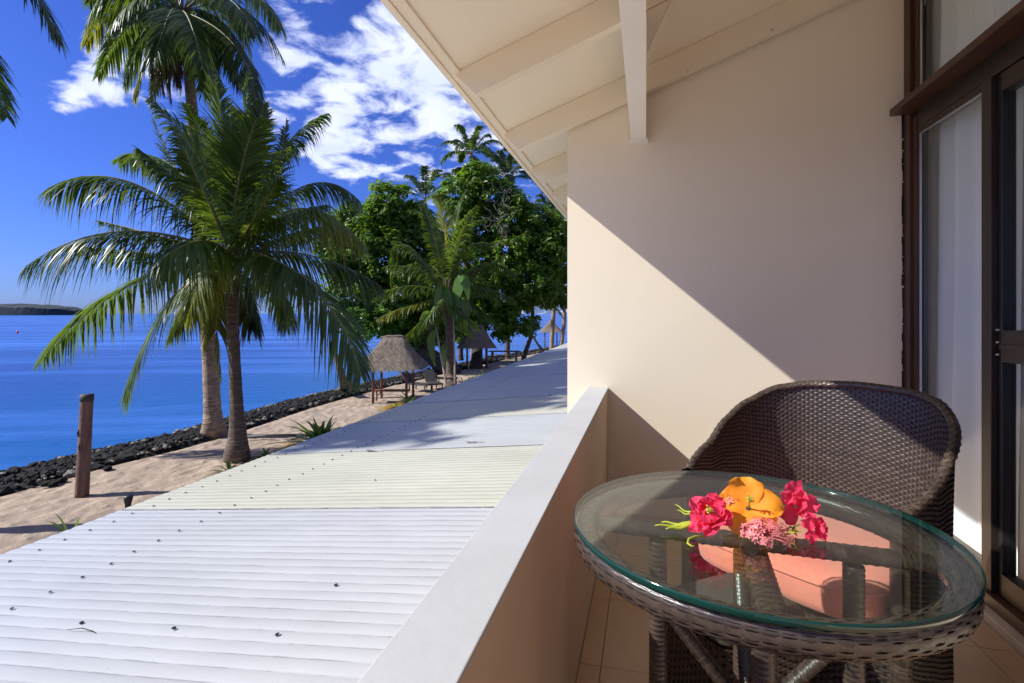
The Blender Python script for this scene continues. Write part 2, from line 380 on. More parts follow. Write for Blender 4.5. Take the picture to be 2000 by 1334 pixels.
for i in range(len(ys) - 1):
    for k in range(ncols - 1):
        mb.f.append((i * ncols + k, i * ncols + k + 1, (i + 1) * ncols + k + 1, (i + 1) * ncols + k)); mb.sm.append(True)
# slope under the rocks down into the water
o = len(mb.v)
for y in ys:
    sx = shore_x(y); mb.v.append((sx - 3.2, y, -1.6))
for i in range(len(ys) - 1):
    mb.f.append((o + i, i * ncols, (i + 1) * ncols, o + i + 1)); mb.sm.append(True)
tag(mb.build('sand_ground', M['sand']), kind='structure')

# rock revetment
def rock_mesh(seed, rough=.35):
    bm = bmesh.new(); bmesh.ops.create_icosphere(bm, subdivisions=2, radius=1)
    for v in bm.verts:
        n = noise.noise(v.co * 1.3 + V((seed * 3.7, 0, 0))) + .5 * noise.noise(v.co * 3 + V((0, seed * 2.1, 0)))
        v.co *= 1 + n * rough
    me = bpy.data.meshes.new('rock'); bm.to_mesh(me); bm.free(); return me
protos = [rock_mesh(i, .5) for i in range(6)]
pv = [([v.co.copy() for v in p.vertices], [tuple(f.vertices) for f in p.polygons]) for p in protos]
mb = MB(); rnd = random.Random(3)
y = -6.0
while y < 110:
    dens = 1.0 if y < 30 else .55
    sx = shore_x(y)
    for k in range(24 if y < 30 else 9):
        t = rnd.random()
        x = sx - .1 - t * 2.3 + rnd.uniform(-.15, .15)
        s = rnd.uniform(.045, .13) * (1 if y < 30 else 1.8)
        top = .11 - .08 * abs(t - .5) if t < .58 else .10 - (t - .58) * 2.4
        if t < .12: top = .04; s *= .6
        vs, fs = pv[rnd.randrange(6)]
        A = Matrix.Translation((x, y + rnd.uniform(-.12, .12), top - s * .55)) @ Matrix.Rotation(rnd.uniform(0, 6.28), 4, 'Z') @ Matrix.Rotation(rnd.uniform(-.5, .5), 4, 'X') @ Matrix.Diagonal((s * rnd.uniform(.8, 1.5), s, s * rnd.uniform(.6, .9), 1))
        mb.add([A @ v for v in vs], fs, False)
    y += .15 * (1 if y < 30 else 2.0)
mb2 = MB()
for i in range(420):
    y = rnd.uniform(5, 60); sx = shore_x(y); t = rnd.choice([rnd.uniform(-.05, .12), rnd.uniform(.45, .62)]); s = rnd.uniform(.025, .075)
    vs, fs = pv[rnd.randrange(6)]
    A = Matrix.Translation((sx - .05 - t * 2.3, y, (.03 if t < .2 else .12))) @ Matrix.Rotation(rnd.uniform(0, 6.28), 4, 'Z') @ Matrix.Diagonal((s * 1.4, s, s * .6, 1))
    mb2.add([A @ v for v in vs], fs, False)
tag(mb2.build('coral_rubble', M['coral']), 'pale coral rubble scattered along the crest and foot of the rocks', 'rubble', kind='stuff')
tag(mb.build('lava_rock_bank', M['rock']), 'bank of black lava rocks between the sand and the sea', 'rocks', kind='stuff')
mb = MB()
prof = [(-.02, -.12), (-.25, -.02), (-.7, .03), (-1.2, .04), (-1.5, -.06), (-2.2, -.7), (-2.8, -1.4)]
yy = [-12 + .3 * i for i in range(430)]
for y in yy:
    sx = shore_x(y)
    for (dx, z) in prof:
        n = noise.noise(V((dx * 3, y * 2, 1)))
        mb.v.append((sx + dx + n * .12, y, z + .12 * noise.noise(V((dx * 4, y * 3, 7)))))
np_ = len(prof)
for i in range(len(yy) - 1):
    for k in range(np_ - 1):
        mb.f.append((i * np_ + k, (i + 1) * np_ + k, (i + 1) * np_ + k + 1, i * np_ + k + 1)); mb.sm.append(False)
tag(mb.build('rubble_core', M['rock']), 'dark rubble filling under the shore rocks', 'rocks', kind='stuff')

for i, (px, py, s) in enumerate([(8, 956, .16), (100, 944, .13), (140, 925, .14), (245, 893, .24), (222, 900, .17), (210, 915, .10), (300, 876, .10), (318, 872, .12), (265, 885, .13), (345, 866, .12), (193, 912, .12), (120, 938, .10)]):
    p = PZ(px, py, 0); o = put('stone', protos[i % 6].copy()); o.data.materials.clear(); o.data.materials.append(M['coral'] if i in (2, 6, 7, 9) else M['rock'])
    o.location = (p.x, p.y, 0.0); o.scale = (s * 1.3, s, s * .6); o.rotation_euler = (0, 0, i)
    look = ['flat black stone', 'small dark stone', 'pale coral stone', 'long black rock', 'rounded black rock', 'small black pebble'][i % 6]
    where = ['at the left edge of the sand', 'alone on the sand left of the wooden post', 'close to the foot of the wooden post', 'biggest of those lying right of the wooden post', 'just left of the long black rock', 'on the sand just right of the wooden post',
             'halfway between wooden post and leaning pale palm', 'touching the shore bank halfway to the pale palm', 'tucked beside the long black rock', 'nearest to the pale palm trunk', 'against the bank behind the wooden post', 'left of the wooden post beside the bank'][i]
    look = {6: 'pale coral pebble', 7: 'pale coral lump', 8: 'dark rough stone', 9: 'pale coral chip', 10: 'dark rubble stone', 11: 'black pebble'}.get(i, look)
    tag(o, look + ' ' + where, 'stone', 'loose stones along the top of the sand')

# island and far land
mb = MB(); n = 90
pts = []
base = PD(-160, 612, 1400); end = PD(162, 612, 1400)
hts = lambda t: (24 * (1 - ((t - .52) / .52) ** 4) + 5 * noise.noise(V((t * 9, 0, 2))) + 2.2 * noise.noise(V((t * 40, 0, 5)))) if 0 < t < 1 else 0
nv = 7
for i in range(n + 1):
    t = i / n; p = base.lerp(end, t); h = max(0, hts(t)) + CZ
    for k in range(nv):
        a = math.pi * k / (nv - 1)
        w = 90 * math.sin(math.pi * min(max(t, .02), .98)) ** .5
        mb.v.append((p.x - SN * 0 + (-SN) * w * -math.cos(a), p.y + CS * w * -math.cos(a), -1 + (h + 1) * math.sin(a) ** .45 * (1 + .06 * noise.noise(V((t * 60, k, 1))))))
for i in range(n):
    for k in range(nv - 1):
        a = i * nv + k; mb.f.append((a, a + nv, a + nv + 1, a + 1)); mb.sm.append(False)
tag(mb.build('island', M['island']), 'low dark wooded island on the horizon at far left', 'island', kind='structure')
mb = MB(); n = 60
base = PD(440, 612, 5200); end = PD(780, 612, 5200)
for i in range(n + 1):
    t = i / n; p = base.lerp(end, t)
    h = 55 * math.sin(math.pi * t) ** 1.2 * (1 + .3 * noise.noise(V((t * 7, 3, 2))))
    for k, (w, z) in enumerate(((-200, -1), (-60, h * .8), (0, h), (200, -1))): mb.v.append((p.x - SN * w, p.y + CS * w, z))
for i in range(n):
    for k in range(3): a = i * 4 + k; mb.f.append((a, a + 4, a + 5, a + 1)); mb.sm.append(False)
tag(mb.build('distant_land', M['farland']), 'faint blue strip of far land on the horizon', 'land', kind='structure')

# buoys
for (px, py, s, lab) in ((34, 650, .28, 'small red buoy floating far out on the sea'),):
    p = PZ(px, py, -.6); mb = MB(); mb.tube([p + V((0, 0, -.2)), p + V((0, 0, 0)), p + V((0, 0, s)), p + V((0, 0, s * 2))], [s * .7, s, s * .8, s * .2], 10)
    tag(mb.build('buoy', M['redbuoy']), lab, 'buoy')

# ================================================================ LOWER VERANDA ROOF
def rz(x): return CZ - 1.10 + .096 * x
rt = thing('veranda_roof', 'white painted corrugated iron roof below the balcony parapet', 'roof', (-2, 0, rz(-2)))
PER = .076; EX, TX = -3.78, -.325
bounds = [-1.63, -.83, .75, 2.35, 3.12, 4.71, 6.29, 7.87, 9.45, 11.03, 12.6, 14.2, 15.8, 17.4, 19, 20.6, 22.2, 25.4, 28.6, 31.8]
tints = [0, 3, 0, 0, 1, 2, 1, 3, 2, 0, 3, 2, 1, 3, 0, 2, 3, 1, 2]
for i, (a, b) in enumerate(zip(bounds, bounds[1:])):
    mb = MB(); per = 12
    n = int(round((b - a) / PER * per)); nx = 7
    rr = random.Random(i)
    lift = .0022 * (i % 2) if b != 3.12 else .0
    for j in range(n + 1):
        yv = a + (b - a) * j / n
        if j == n and b != 2.35: yv += .014
        ph = 2 * math.pi * yv / PER
        z = .0058 * abs(math.cos(ph / 2)) ** .55
        for k in range(nx + 1):
            x = EX + (TX - EX) * k / nx
            e = .012 * noise.noise(V((0, yv * 1.5, i))) if k == 0 else 0
            mb.v.append((x + e, yv, rz(x) + z + lift + .003 * noise.noise(V((x * 1.2, yv * .8, 2)))))
    for j in range(n):
        for k in range(nx):
            q = j * (nx + 1) + k; mb.f.append((q, q + 1, q + nx + 2, q + nx + 1)); mb.sm.append(True)
    sh = mb.build('roof_sheet', M['roof'][tints[i]], rt)
    # dirty lap joint
    if b > 1.4 and b not in (2.35,):
        mb = MB(); x = EX + .01
        while x < TX - .02:
            w = .35; zz = .0095 + lift
            wd = .0045 + .003 * rr.random()
            mb.add([(x, b - wd, rz(x) + zz), (x + w * .97, b - wd, rz(x + w * .97) + zz), (x + w * .97, b + wd, rz(x + w * .97) + zz), (x, b + wd, rz(x) + zz)], [(0, 1, 2, 3)])
            x += w
        mb.build('lap_joint', M['dirt'], sh)
# underside battens + front fascia keep the sheets from being a bare skin
mb = MB()
for x in (-3.55, -2.83, -2.0, -1.2, -.5): mb.box((x - .03, -1.6, rz(x) - .09), (x + .03, 31.8, rz(x) - .012))
mb.build('batten', M['greywood'], rt)
# screws
bm = bmesh.new(); bmesh.ops.create_cone(bm, cap_ends=True, segments=6, radius1=.0062, radius2=.0045, depth=.006)
bmesh.ops.create_cone(bm, cap_ends=True, segments=8, radius1=.0088, radius2=.0088, depth=.002)
sme = bpy.data.meshes.new('roof_screw'); bm.to_mesh(sme); bm.free(); sme.materials.append(M['screw'])
def screw(x, yv, parent=rt):
    o = bpy.data.objects.new('roof_screw', sme); col.objects.link(o); o.parent = parent
    o.location = (x - parent.location.x, yv - parent.location.y, rz(x) + .0125 - parent.location.z); o.rotation_euler = (rr.uniform(-.25, .25), -.096 + rr.uniform(-.3, .3), 0)
rr = random.Random(5)
k0 = 0
for i in range(0, 120):
    yv = (18 + 2 * i) * PER
    if yv > 17: break
    screw(-3.556 + rr.uniform(-.012, .012), yv); screw(-2.83 + rr.uniform(-.012, .012), yv)
for x in (-2.32, -1.84, -1.36): screw(x, 23 * PER)
screw(-1.35, 28 * PER); screw(-2.02, 49 * PER); screw(-2.0, 70 * PER)
# lost washers / stubs near lap joints
for (x, yv) in ((-2.55, 4.70), (-1.32, 7.86), (-1.6, 4.9)):
    mb = MB(); mb.box((x - .09, yv - .02, rz(x) + .010), (x + .09, yv + .012, rz(x) + .016)); mb.build('lifted_lap', M['dirt'], rt)
# a dry twig lying on the sheet
mb = MB(); p0 = V((-2.32, 1.69, rz(-2.3) + .014))
mb.tube([p0, p0 + V((.06, .015, .006)), p0 + V((.12, .012, .004)), p0 + V((.2, -.01, -.0))], [.001, .002, .002, .0008], 5)
tag(mb.build('twig', M['bark']), 'small dry twig lying on the nearest roof sheet at lower left', 'twig')

# ================================================================ BALCONY
hb = thing('hotel_balcony', 'cream rendered balcony with low parapet, side wall and sloping raftered eaves', 'building', (0, 2, FZ))
W0, W1 = 2.99, 3.12       # side wall faces
PXI, PXO, PZT = -.205, -.31, CZ - .41
DX = 1.23                 # door wall face
def soff(x): return CZ + 1.02 + .37 * (x + .8)
# parapet
mb = MB()
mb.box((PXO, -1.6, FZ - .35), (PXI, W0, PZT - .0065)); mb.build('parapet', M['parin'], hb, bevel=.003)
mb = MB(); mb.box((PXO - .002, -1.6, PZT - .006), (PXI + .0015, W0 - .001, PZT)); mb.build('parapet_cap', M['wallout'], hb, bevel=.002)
# side wall with sloping top
mb = MB()
xl = -.43
mb.prism([(xl, FZ - .55), (1.275, FZ - .55), (1.275, soff(1.275) - .004), (xl, soff(xl) - .004)], 'y', W0, W1)
mb.build('side_wall', M['wall'], hb, fixn=True)
# soffit
mb = MB()
mb.prism([(-.80, soff(-.80)), (2.2, soff(2.2)), (2.2, soff(2.2) + .02), (-.80, soff(-.80) + .02)], 'y', -2, 20)
mb.build('soffit', M['soffit'], hb, fixn=True)
mb = MB(); mb.box((-.825, -2, CZ + 1.0), (-.8, 20, CZ + 1.15)); mb.build('fascia', M['rafter'], hb)
# thin bead inside the fascia
mb = MB(); mb.prism([(-.7995, soff(-.8) - .012), (-.765, soff(-.765) - .012), (-.765, soff(-.765)-.001), (-.7995, soff(-.8)-.001)], 'y', -2, 20); mb.build('eave_bead', M['soffit'], hb, fixn=True)
def rafter(y0, x0=-.795, x1=2.2, th=.045):
    mb = MB(); dp = .135
    e = x0 + .10
    mb.prism([(x0, soff(x0) - .002), (e, soff(e) - dp), (x1, soff(x1) - dp), (x1, soff(x1) - .002)], 'y', y0, y0 + th)
    return mb.build('rafter', M['rafter'], hb, fixn=True)
for y0 in (-1.71, -.94, -.17, .60, 1.37, 2.14, 2.925, 3.68, 4.45, 5.22, 5.99, 6.76, 7.53, 8.3, 9.07, 9.84):
    rafter(y0)
# beam under the rafters
mb = MB(); mb.box((-.080, -2, CZ + .94), (0, W0 - .02, CZ + 1.16)); mb.build('beam', M['beam'], hb)
mb = MB(); mb.box((-.092, W0 - .05, CZ + .925), (.010, W0 - .002, CZ + .94)); mb.build('beam_bracket', M['beam'], hb)
mb = MB(); mb.prism([(.002, CZ + 1.16), (.10, soff(.1) - .137), (.002, soff(.0) - .137)], 'y', 2.10, 2.138)
# triangular gusset
mb = MB(); mb.prism([(.003, CZ + 1.02), (.09, soff(.09) - .14), (.003, soff(.003) - .14)], 'y', 2.14, 2.17); mb.build('gusset', M['rafter'], hb, fixn=True)
# a ragged caulk line at the window jamb
r5 = random.Random(12)
mb = MB(); zz = FZ + .1
while zz < CZ + .95:
    h_ = r5.uniform(.02, .07); w_ = r5.uniform(.002, .008); mb.box((DX - .014 - w_, W0 - .004, zz), (DX - .0125, W0 - .0005, zz + h_)); zz += h_ * r5.uniform(.85, 1.15) + .001
tag(mb.build('caulk_line', M['black'], hb), kind='stuff')
# cup hooks on the wall rafter
for (px, py) in ((1342, 138), (1506, 60)):
    d = raydir(px, py); t = 2.92 / d.y; p = V((0, 0, CZ)) + d * t
    mb = MB(); mb.tube([p + V((0, .005, .006)), p + V((0, -.012, .004)), p + V((.004, -.02, -.004)), p + V((0, -.014, -.012))], .0028, 6); mb.build('cup_hook', M['silver'], hb)
# dark corrugated upper roof
mb = MB(); n = 22 * 26; 
for j in range(n + 1):
    yv = -2 + 22 * j / n; ph = 2 * math.pi * yv / PER * .5
    for x in (-.838, 3.0):
        mb.v.append((x, yv, soff(x) + .062 + .018 * math.cos(ph * 2)))
for j in range(n): q = j * 2; mb.f.append((q, q + 1, q + 3, q + 2)); mb.sm.append(True)
mb.build('upper_roof_sheet', M['darkroof'], hb)
# wall of the storey below and room behind
mb = MB(); mb.box((-.30, -2, 0), (-.06, 30, FZ - .36)); mb.build('lower_wall', M['wall'], hb)
mb = MB(); mb.box((-.205, -2, FZ - .35), (4.4, W0 - .002, FZ - .012)); mb.build('floor_slab', M['grout'], hb)
mb = MB(); mb.box((DX + .35 + 2.5, -2, FZ), (DX + .35 + 2.6, 3.9, soff(2.2))); mb.box((DX + .05, W1 + .005, FZ), (DX + .08, 3.79, soff(DX))); mb.box((DX + .06, 3.8, FZ), (DX + 2.95, 3.9, soff(2.2))); mb.box((DX + .2, -2, soff(2.2) - .6), (DX + 2.95, 3.79, soff(2.2) - .5)); mb.build('room_wall', M['inner'], hb)

# floor tiles
fl = thing('balcony_floor', 'balcony floor laid with terracotta coloured tiles', 'floor', (0, 1, FZ)); fl['kind'] = 'structure'
tm = {}
TS = .40
def tile(x0, y0, x1, y1):
    key = (round(x1 - x0, 3), round(y1 - y0, 3))
    if key not in tm:
        w, h = key; g = .0012; mb = MB(); mb.box((g, g, -.010), (w - g, h - g, 0))
        me = bpy.data.meshes.new('floor_tile'); me.from_pydata(mb.v, [], mb.f); me.materials.append(M['tile']); tm[key] = me
    o = bpy.data.objects.new('floor_tile', tm[key]); col.objects.link(o); o.parent = fl; o.location = (x0, y0 - 1, random.uniform(-.0006, .0006))
xs = [PXI + .002, -.136]
while xs[-1] + TS < DX - .07: xs.append(xs[-1] + TS)
xs.append(DX - .06)
yl = [2.08 - .4 * k for k in range(8, 0, -1)] + [2.08, 2.48, 2.88, W0]
for a, b in zip(xs, xs[1:]):
    for c, d in zip(yl, yl[1:]): tile(a, c, b, d)

# ================================================================ DOOR / WINDOW WALL
dz0, dzl = FZ + .075, CZ + .93
dr = thing('window_wall', 'dark brown framed sliding door and windows right of the chair', 'window', (DX, 2, FZ))
def bx(name, a, b, m, par=dr, bev=.003):
    mb = MB(); mb.box(a, b); return mb.build(name, m, par, bevel=bev)
bx('wall_jamb', (DX - .012, W0 - .062, FZ + .03), (DX + .016, W0 - .001, soff(DX) - .06), M['frame'])
bx('inner_jamb', (DX + .0, W0 - .098, FZ + .075), (DX + .018, W0 - .063, dzl - .0), M['frame'])
# rain hood over the door (board that projects)
mb = MB(); mb.prism([(DX - .085, CZ + .955), (DX + .1, CZ + .955), (DX + .1, CZ + 1.02), (DX - .005, CZ + 1.02), (DX - .085, CZ + .985)], 'y', -1.5, W0 - .035); mb.build('hood_board', M['frame'], dr, fixn=True)
bx('lintel', (DX + .004, -1.5, CZ + .87), (DX + .05, W0 - .099, CZ + .954), M['alu'])
# fixed light: silver bead, glass
Y0f, Y1f = 2.385, W0 - .100
fw = bx('fixed_pane_frame', (DX + .004, Y0f + .001, CZ + .845), (DX + .023, Y1f, CZ + .869), M['alu'])
bx('glazing_bead', (DX + .010, Y1f - .006, FZ + .1), (DX + .0195, Y1f, CZ + .844), M['silver'], fw, 0)
bx('glazing_bead', (DX + .012, Y0f + .002, CZ + .838), (DX + .0195, Y1f - .007, CZ + .845), M['silver'], fw, 0)
mb = MB(); mb.box((DX + .024, Y0f + .01, FZ + .08), (DX + .030, W0 - .01, CZ + .868)); mb.build('fixed_pane', M['wglass'], dr)
bx('bottom_rail', (DX + .01, Y0f + .002, FZ + .076), (DX + .08, Y1f, FZ + .13), M['alu'])
# door leaf
bx('door_stile', (DX - .004, 2.325, FZ + .078), (DX + .075, 2.384, CZ + .868), M['alu'])
bx('door_rebate', (DX + .016, 2.300, FZ + .078), (DX + .06, 2.3235, CZ + .868), M['black'])
bx('door_rail', (DX + .012, 1.2, CZ - .175), (DX + .06, 2.300, CZ - .06), M['alu'])
bx('door_rail', (DX + .006, 1.2, CZ - .128), (DX + .0115, 2.300, CZ - .110), M['alu'])
bx('door_top_rail', (DX + .012, 1.2, CZ + .80), (DX + .06, 2.299, CZ + .868), M['alu'])
bx('door_bottom_rail', (DX + .012, 1.2, FZ + .08), (DX + .06, 2.299, FZ + .16), M['alu'])
mb = MB(); mb.box((DX + .034, 1.2, FZ + .165), (DX + .040, 2.298, CZ - .18)); mb.build('door_glass', M['wglass'], dr)
mb = MB(); mb.box((DX + .034, 1.2, CZ - .055), (DX + .040, 2.298, CZ + .795)); mb.build('door_glass', M['wglass'], dr)
bx('door_stile', (DX + .0, 1.12, FZ + .078), (DX + .075, 1.198, CZ + .868), M['alu'])
for k in range(3):
    mb = MB(); mb.tube([(DX + .004, 2.3105, CZ - .06 - .045 * k), (DX + .02, 2.3105, CZ - .06 - .045 * k)], .004, 8); mb.build('hinge_pin', M['silver'], dr)
bx('threshold', (DX - .02, -1.5, FZ + .03), (DX + .12, W0 - .077, FZ + .0745), M['frame'])
bx('door_track', (DX - .055, -1.5, FZ - .008), (DX + .12, W0 - .002, FZ + .0295), M['sill'])
mb = MB(); mb.box((DX + .02, -1.5, FZ + .08), (DX + .1, 1.118, CZ + .868)); mb.build('wall_panel', M['wall'], dr)
# upper window
uz0 = CZ + 1.021
bx('upper_jamb', (DX + .004, W0 - .105, uz0), (DX + .03, W0 - .063, soff(DX) - .15), M['frame'])
bx('upper_rail', (DX + .004, -1.5, soff(DX) - .145), (DX + .06, W0 - .063, soff(DX) - .06), M['frame'])
bx('upper_sill', (DX + .006, -1.5, uz0), (DX + .035, W0 - .106, uz0 + .02), M['alu'])
bx('glazing_bead', (DX + .010, W0 - .113, uz0 + .021), (DX + .018, W0 - .107, soff(DX) - .15), M['silver'], bev=0)
mb = MB(); mb.box((DX + .036, -1.5, uz0 + .02), (DX + .042, W0 - .01, soff(DX) - .15)); mb.build('upper_pane', M['wglass'], dr)

def curtain(name, y0, y1, z0, z1, x, m, label, amp=.022, folds=9, seed=0):
    mb = MB(); n = folds * 14; nz_ = 14; rc = random.Random(seed)
    phs = [rc.uniform(-.6, .6) for _ in range(4)]
    for j in range(n + 1):
        t = j / n
        for k in range(nz_ + 1):
            w = k / nz_; z = z0 + (z1 - z0) * w
            ph = 2 * math.pi * folds * (t + .012 * math.sin(w * 3 + phs[0])) + phs[1] * math.sin(5 * t + phs[2])
            a = amp * (1.15 - .35 * w) * (.7 + .5 * math.sin(t * 11 + phs[3]))
            mb.v.append((x + a * math.sin(ph) + .35 * a * math.sin(2 * ph + 1), y0 + (y1 - y0) * t + .006 * math.cos(ph), z))
    for j in range(n):
        for k in range(nz_): q = j * (nz_ + 1) + k; mb.f.append((q, q + 1, q + nz_ + 2, q + nz_ + 1)); mb.sm.append(True)
    return tag(mb.build(name, m), label, 'curtain')
curtain('curtain', 2.10, 3.09, FZ + .03, CZ + .93, DX + .14, M['curtain'], 'white curtain hanging behind the tall fixed pane beside the chair', .034, 7, 1)
curtain('curtain', 2.25, 3.10, CZ + 1.03, soff(DX) + .02, DX + .135, M['curtain'], 'white gathered curtain behind the small upper window', .026, 9, 2)
curtain('curtain', 1.0, 2.05, FZ + .03, CZ + .93, DX + .30, M['dcurtain'], 'dim grey curtain seen through the dark sliding door glass', .03, 8, 3)
mb = MB(); mb.box((DX + .121, -2, FZ - .01), (DX + 2.9, 3.79, FZ + .01)); tag(mb.build('room_floor', M['inner']), kind='structure')

# ================================================================ WICKER WEAVING
def weave(mb, S, nu, nv, width, amp, closed_u=False, closed_v=False, stake_w=.4, jit=.0, over=1):
    """S(u,v)->(point,normal). horizontal strands run along u, upright stakes along v; strands go over and under"""
    sub = 2
    n = nu * sub
    rj = random.Random(11)
    for r in range(nv):
        v0 = (r + .5) / nv; hw = width * .5 / nv
        rows = []
        for j in range(n + (0 if closed_u else 1)):
            u = j / n
            ph = math.pi * (u * nu / over) + math.pi * (r % 2)
            off = amp * math.sin(ph)
            p0, nn = S(u, v0 - hw); p1, _ = S(u, v0 + hw); pm = (p0 + p1) * .5
            rows.append((p0 + nn * off, pm + nn * (off + amp * .55), p1 + nn * off))
        o = len(mb.v)
        for q in rows: mb.v.extend([tuple(x) for x in q])
        m_ = len(rows)
        for j in range(m_ if closed_u else m_ - 1):
            a = o + j * 3; b = o + ((j + 1) % m_) * 3
            mb.f.append((a, b, b + 1, a + 1)); mb.f.append((a + 1, b + 1, b + 2, a + 2)); mb.sm += [True, True]
    for k in range(nu + (0 if closed_u else 1)):
        u = (k + .5 * 0) / nu; hw = stake_w * .5 / nu
        o = len(mb.v); nn_ = nv * 1
        for i in range(nn_ + 1):
            v = i / nn_
            p0, nn = S(u - hw, v); p1, _ = S(u + hw, v)
            mb.v.append(tuple(p0 + nn * amp * .15)); mb.v.append(tuple(p1 + nn * amp * .15))
        for i in range(nn_):
            a = o + i * 2; mb.f.append((a, a + 1, a + 3, a + 2)); mb.sm.append(True)
def core(mb, S, nu, nv, off=0.0, closed_u=False):
    o = len(mb.v)
    for j in range(nu + 1):
        for k in range(nv + 1):
            p, n = S(j / nu, k / nv); mb.v.append(tuple(p + n * off))
    for j in range(nu):
        for k in range(nv): q = o + j * (nv + 1) + k; mb.f.append((q, q + nv + 1, q + nv + 2, q + 1)); mb.sm.append(True)
def path_surface(pts, rad, squash=1.0, up0=None):
    """tube surface around a polyline as S(u around, v along)"""
    pts = [V(p) for p in pts]; n = len(pts)
    seg = [(pts[i + 1] - pts[i]).length for i in range(n - 1)]; tot = sum(seg)
    fr = []; s0 = None
    for i in range(n):
        t = (pts[min(i + 1, n - 1)] - pts[max(i - 1, 0)]).normalized()
        if s0 is None:
            up = up0 or (V((0, 0, 1)) if abs(t.z) < .9 else V((1, 0, 0)))
            s0 = t.cross(up).normalized()
        s0 = (s0 - t * s0.dot(t)).normalized(); fr.append((s0.copy(), s0.cross(t)))
    cum = [0]
    for q in seg: cum.append(cum[-1] + q)
    def S(u, v):
        L = min(max(v, 0), 1) * tot; i = 0
        while i < n - 2 and cum[i + 1] < L: i += 1
        t = (L - cum[i]) / max(seg[i], 1e-6)
        p = pts[i].lerp(pts[i + 1], t); s = fr[i][0].lerp(fr[i + 1][0], t); w = fr[i][1].lerp(fr[i + 1][1], t)
        r = rad(v) if callable(rad) else rad
        a = 2 * math.pi * u; nn = (s * math.cos(a) + w * math.sin(a)).normalized()
        return p + s * (math.cos(a) * r) + w * (math.sin(a) * r * squash), nn
    return S, tot
def wound(mb, pts, r, pitch=.0072, seg=12, squash=1.0):
    """strand wound round a pole: a ribbed tube"""
    S, tot = path_surface(pts, r, squash)
    nr = max(4, int(tot / pitch)); o = len(mb.v); per = 4
    prof = [.0, .75, 1.0, .75]
    for i in range(nr * per + 1):
        for k in range(seg):
            p, n = S(k / seg, (i + k / seg * per * 0) / (nr * per)); mb.v.append(tuple(p + n * (.0017 * prof[i % per])))
    for i in range(nr * per):
        for k in range(seg):
            k2 = (k + 1) % seg; mb.f.append((o + i * seg + k, o + i * seg + k2, o + (i + 1) * seg + k2, o + (i + 1) * seg + k)); mb.sm.append(True)

# ================================================================ TABLE
def rd(r, d, z): return V((r * CS - d * SN, r * SN + d * CS, z))     # across / ahead of the lens -> world
TC = rd(.423, .945, 0); GT = CZ - .37
tb = thing('bistro_table', 'round dark wicker bistro table with a clear green edged glass top', 'table', (TC.x, TC.y, FZ))
GR = .312
mb = MB(); seg = 128
for z in (GT - .0105, GT):
    for k in range(seg): a = 2 * math.pi * k / seg; mb.v.append((TC.x + (GR - .0018) * math.cos(a), TC.y + (GR - .0018) * math.sin(a), z))
mb.f = [tuple(range(seg - 1, -1, -1)), tuple(range(seg, 2 * seg))]; mb.sm = [False, False]
gt = mb.build('glass_top', M['tglass'], tb)
mb = MB(); prof = [(-.0018, 0), (-.0006, -.0006), (0, -.002), (0, -.0085), (-.0006, -.0099), (-.0018, -.0105)]
for k in range(seg):
    a = 2 * math.pi * k / seg
    for (dr_, dz_) in prof: mb.v.append((TC.x + (GR + dr_) * math.cos(a), TC.y + (GR + dr_) * math.sin(a), GT + dz_))
m_ = len(prof)
for k in range(seg):
    k2 = (k + 1) % seg
    for i in range(m_ - 1): mb.f.append((k * m_ + i, k * m_ + i + 1, k2 * m_ + i + 1, k2 * m_ + i)); mb.sm.append(True)
mb.build('glass_edge', M['gedge'], gt)
# woven rim
def rimS(u, v):
    a = 2 * math.pi * u
    b = 2 * math.pi * v + .4
    c_, s_ = math.cos(b), math.sin(b)
    w, h = .0195, .020; e = .62
    x = w * math.copysign(abs(c_) ** e, c_); z = h * math.copysign(abs(s_) ** e, s_)
    rr_ = .2895 + x
    n = V((c_ * math.cos(a), c_ * math.sin(a), s_)).normalized()
    return V((TC.x + rr_ * math.cos(a), TC.y + rr_ * math.sin(a), GT - .0315 + z)), n
mb = MB(); weave(mb, rimS, 92, 26, .90, .0012, closed_u=True, stake_w=.22, over=1)
rim = mb.build('woven_rim', M['wicker'], tb)
mb = MB(); core(mb, rimS, 96, 16, -.0015); mb.build('rim_core', M['wcore'], rim)
tg = GT - .034
def tp(vr, vd, z): return TC + rd(vr, vd, 0) + V((0, 0, z))
arms = [(-.274, .089), (-.089, -.274), (.274, -.089), (.089, .274)]
for (vr, vd) in arms:
    a = tp(0, 0, tg); b = tp(vr * .93, vd * .93, tg)
    S, tot = path_surface([a, a.lerp(b, .5), b], .021, .62)
    mb = MB(); weave(mb, S, 10, int(tot / .0075), .86, .0006, closed_u=True, stake_w=.3); core(mb, S, 10, 6, -.0012)
    mb.build('cross_arm', M['wicker'], tb)
    p = tp(vr * .55, vd * .55, tg - .018)
    mb = MB(); wound(mb, [p, p + V((0, 0, -.3)), V((p.x, p.y, FZ + .004))], .0155, .009, 12); mb.build('leg', M['wicker'], tb)
    q0 = tp(vr * .55, vd * .55, CZ - .53); q1 = tp(vr * .04, vd * .04, CZ - .705)
    S, tot = path_surface([q0, q0.lerp(q1, .5), q1], .016, .7)
    mb = MB(); weave(mb, S, 8, int(tot / .007), .86, .0005, closed_u=True, stake_w=.3); core(mb, S, 8, 8, -.0012)
    mb.build('brace', M['wicker'], tb)
mb = MB(); wound(mb, [tp(0, 0, CZ - .68), tp(0, 0, CZ - .71), tp(0, 0, CZ - .75)], .028, .009, 14); mb.build('hub', M['wicker'], tb)

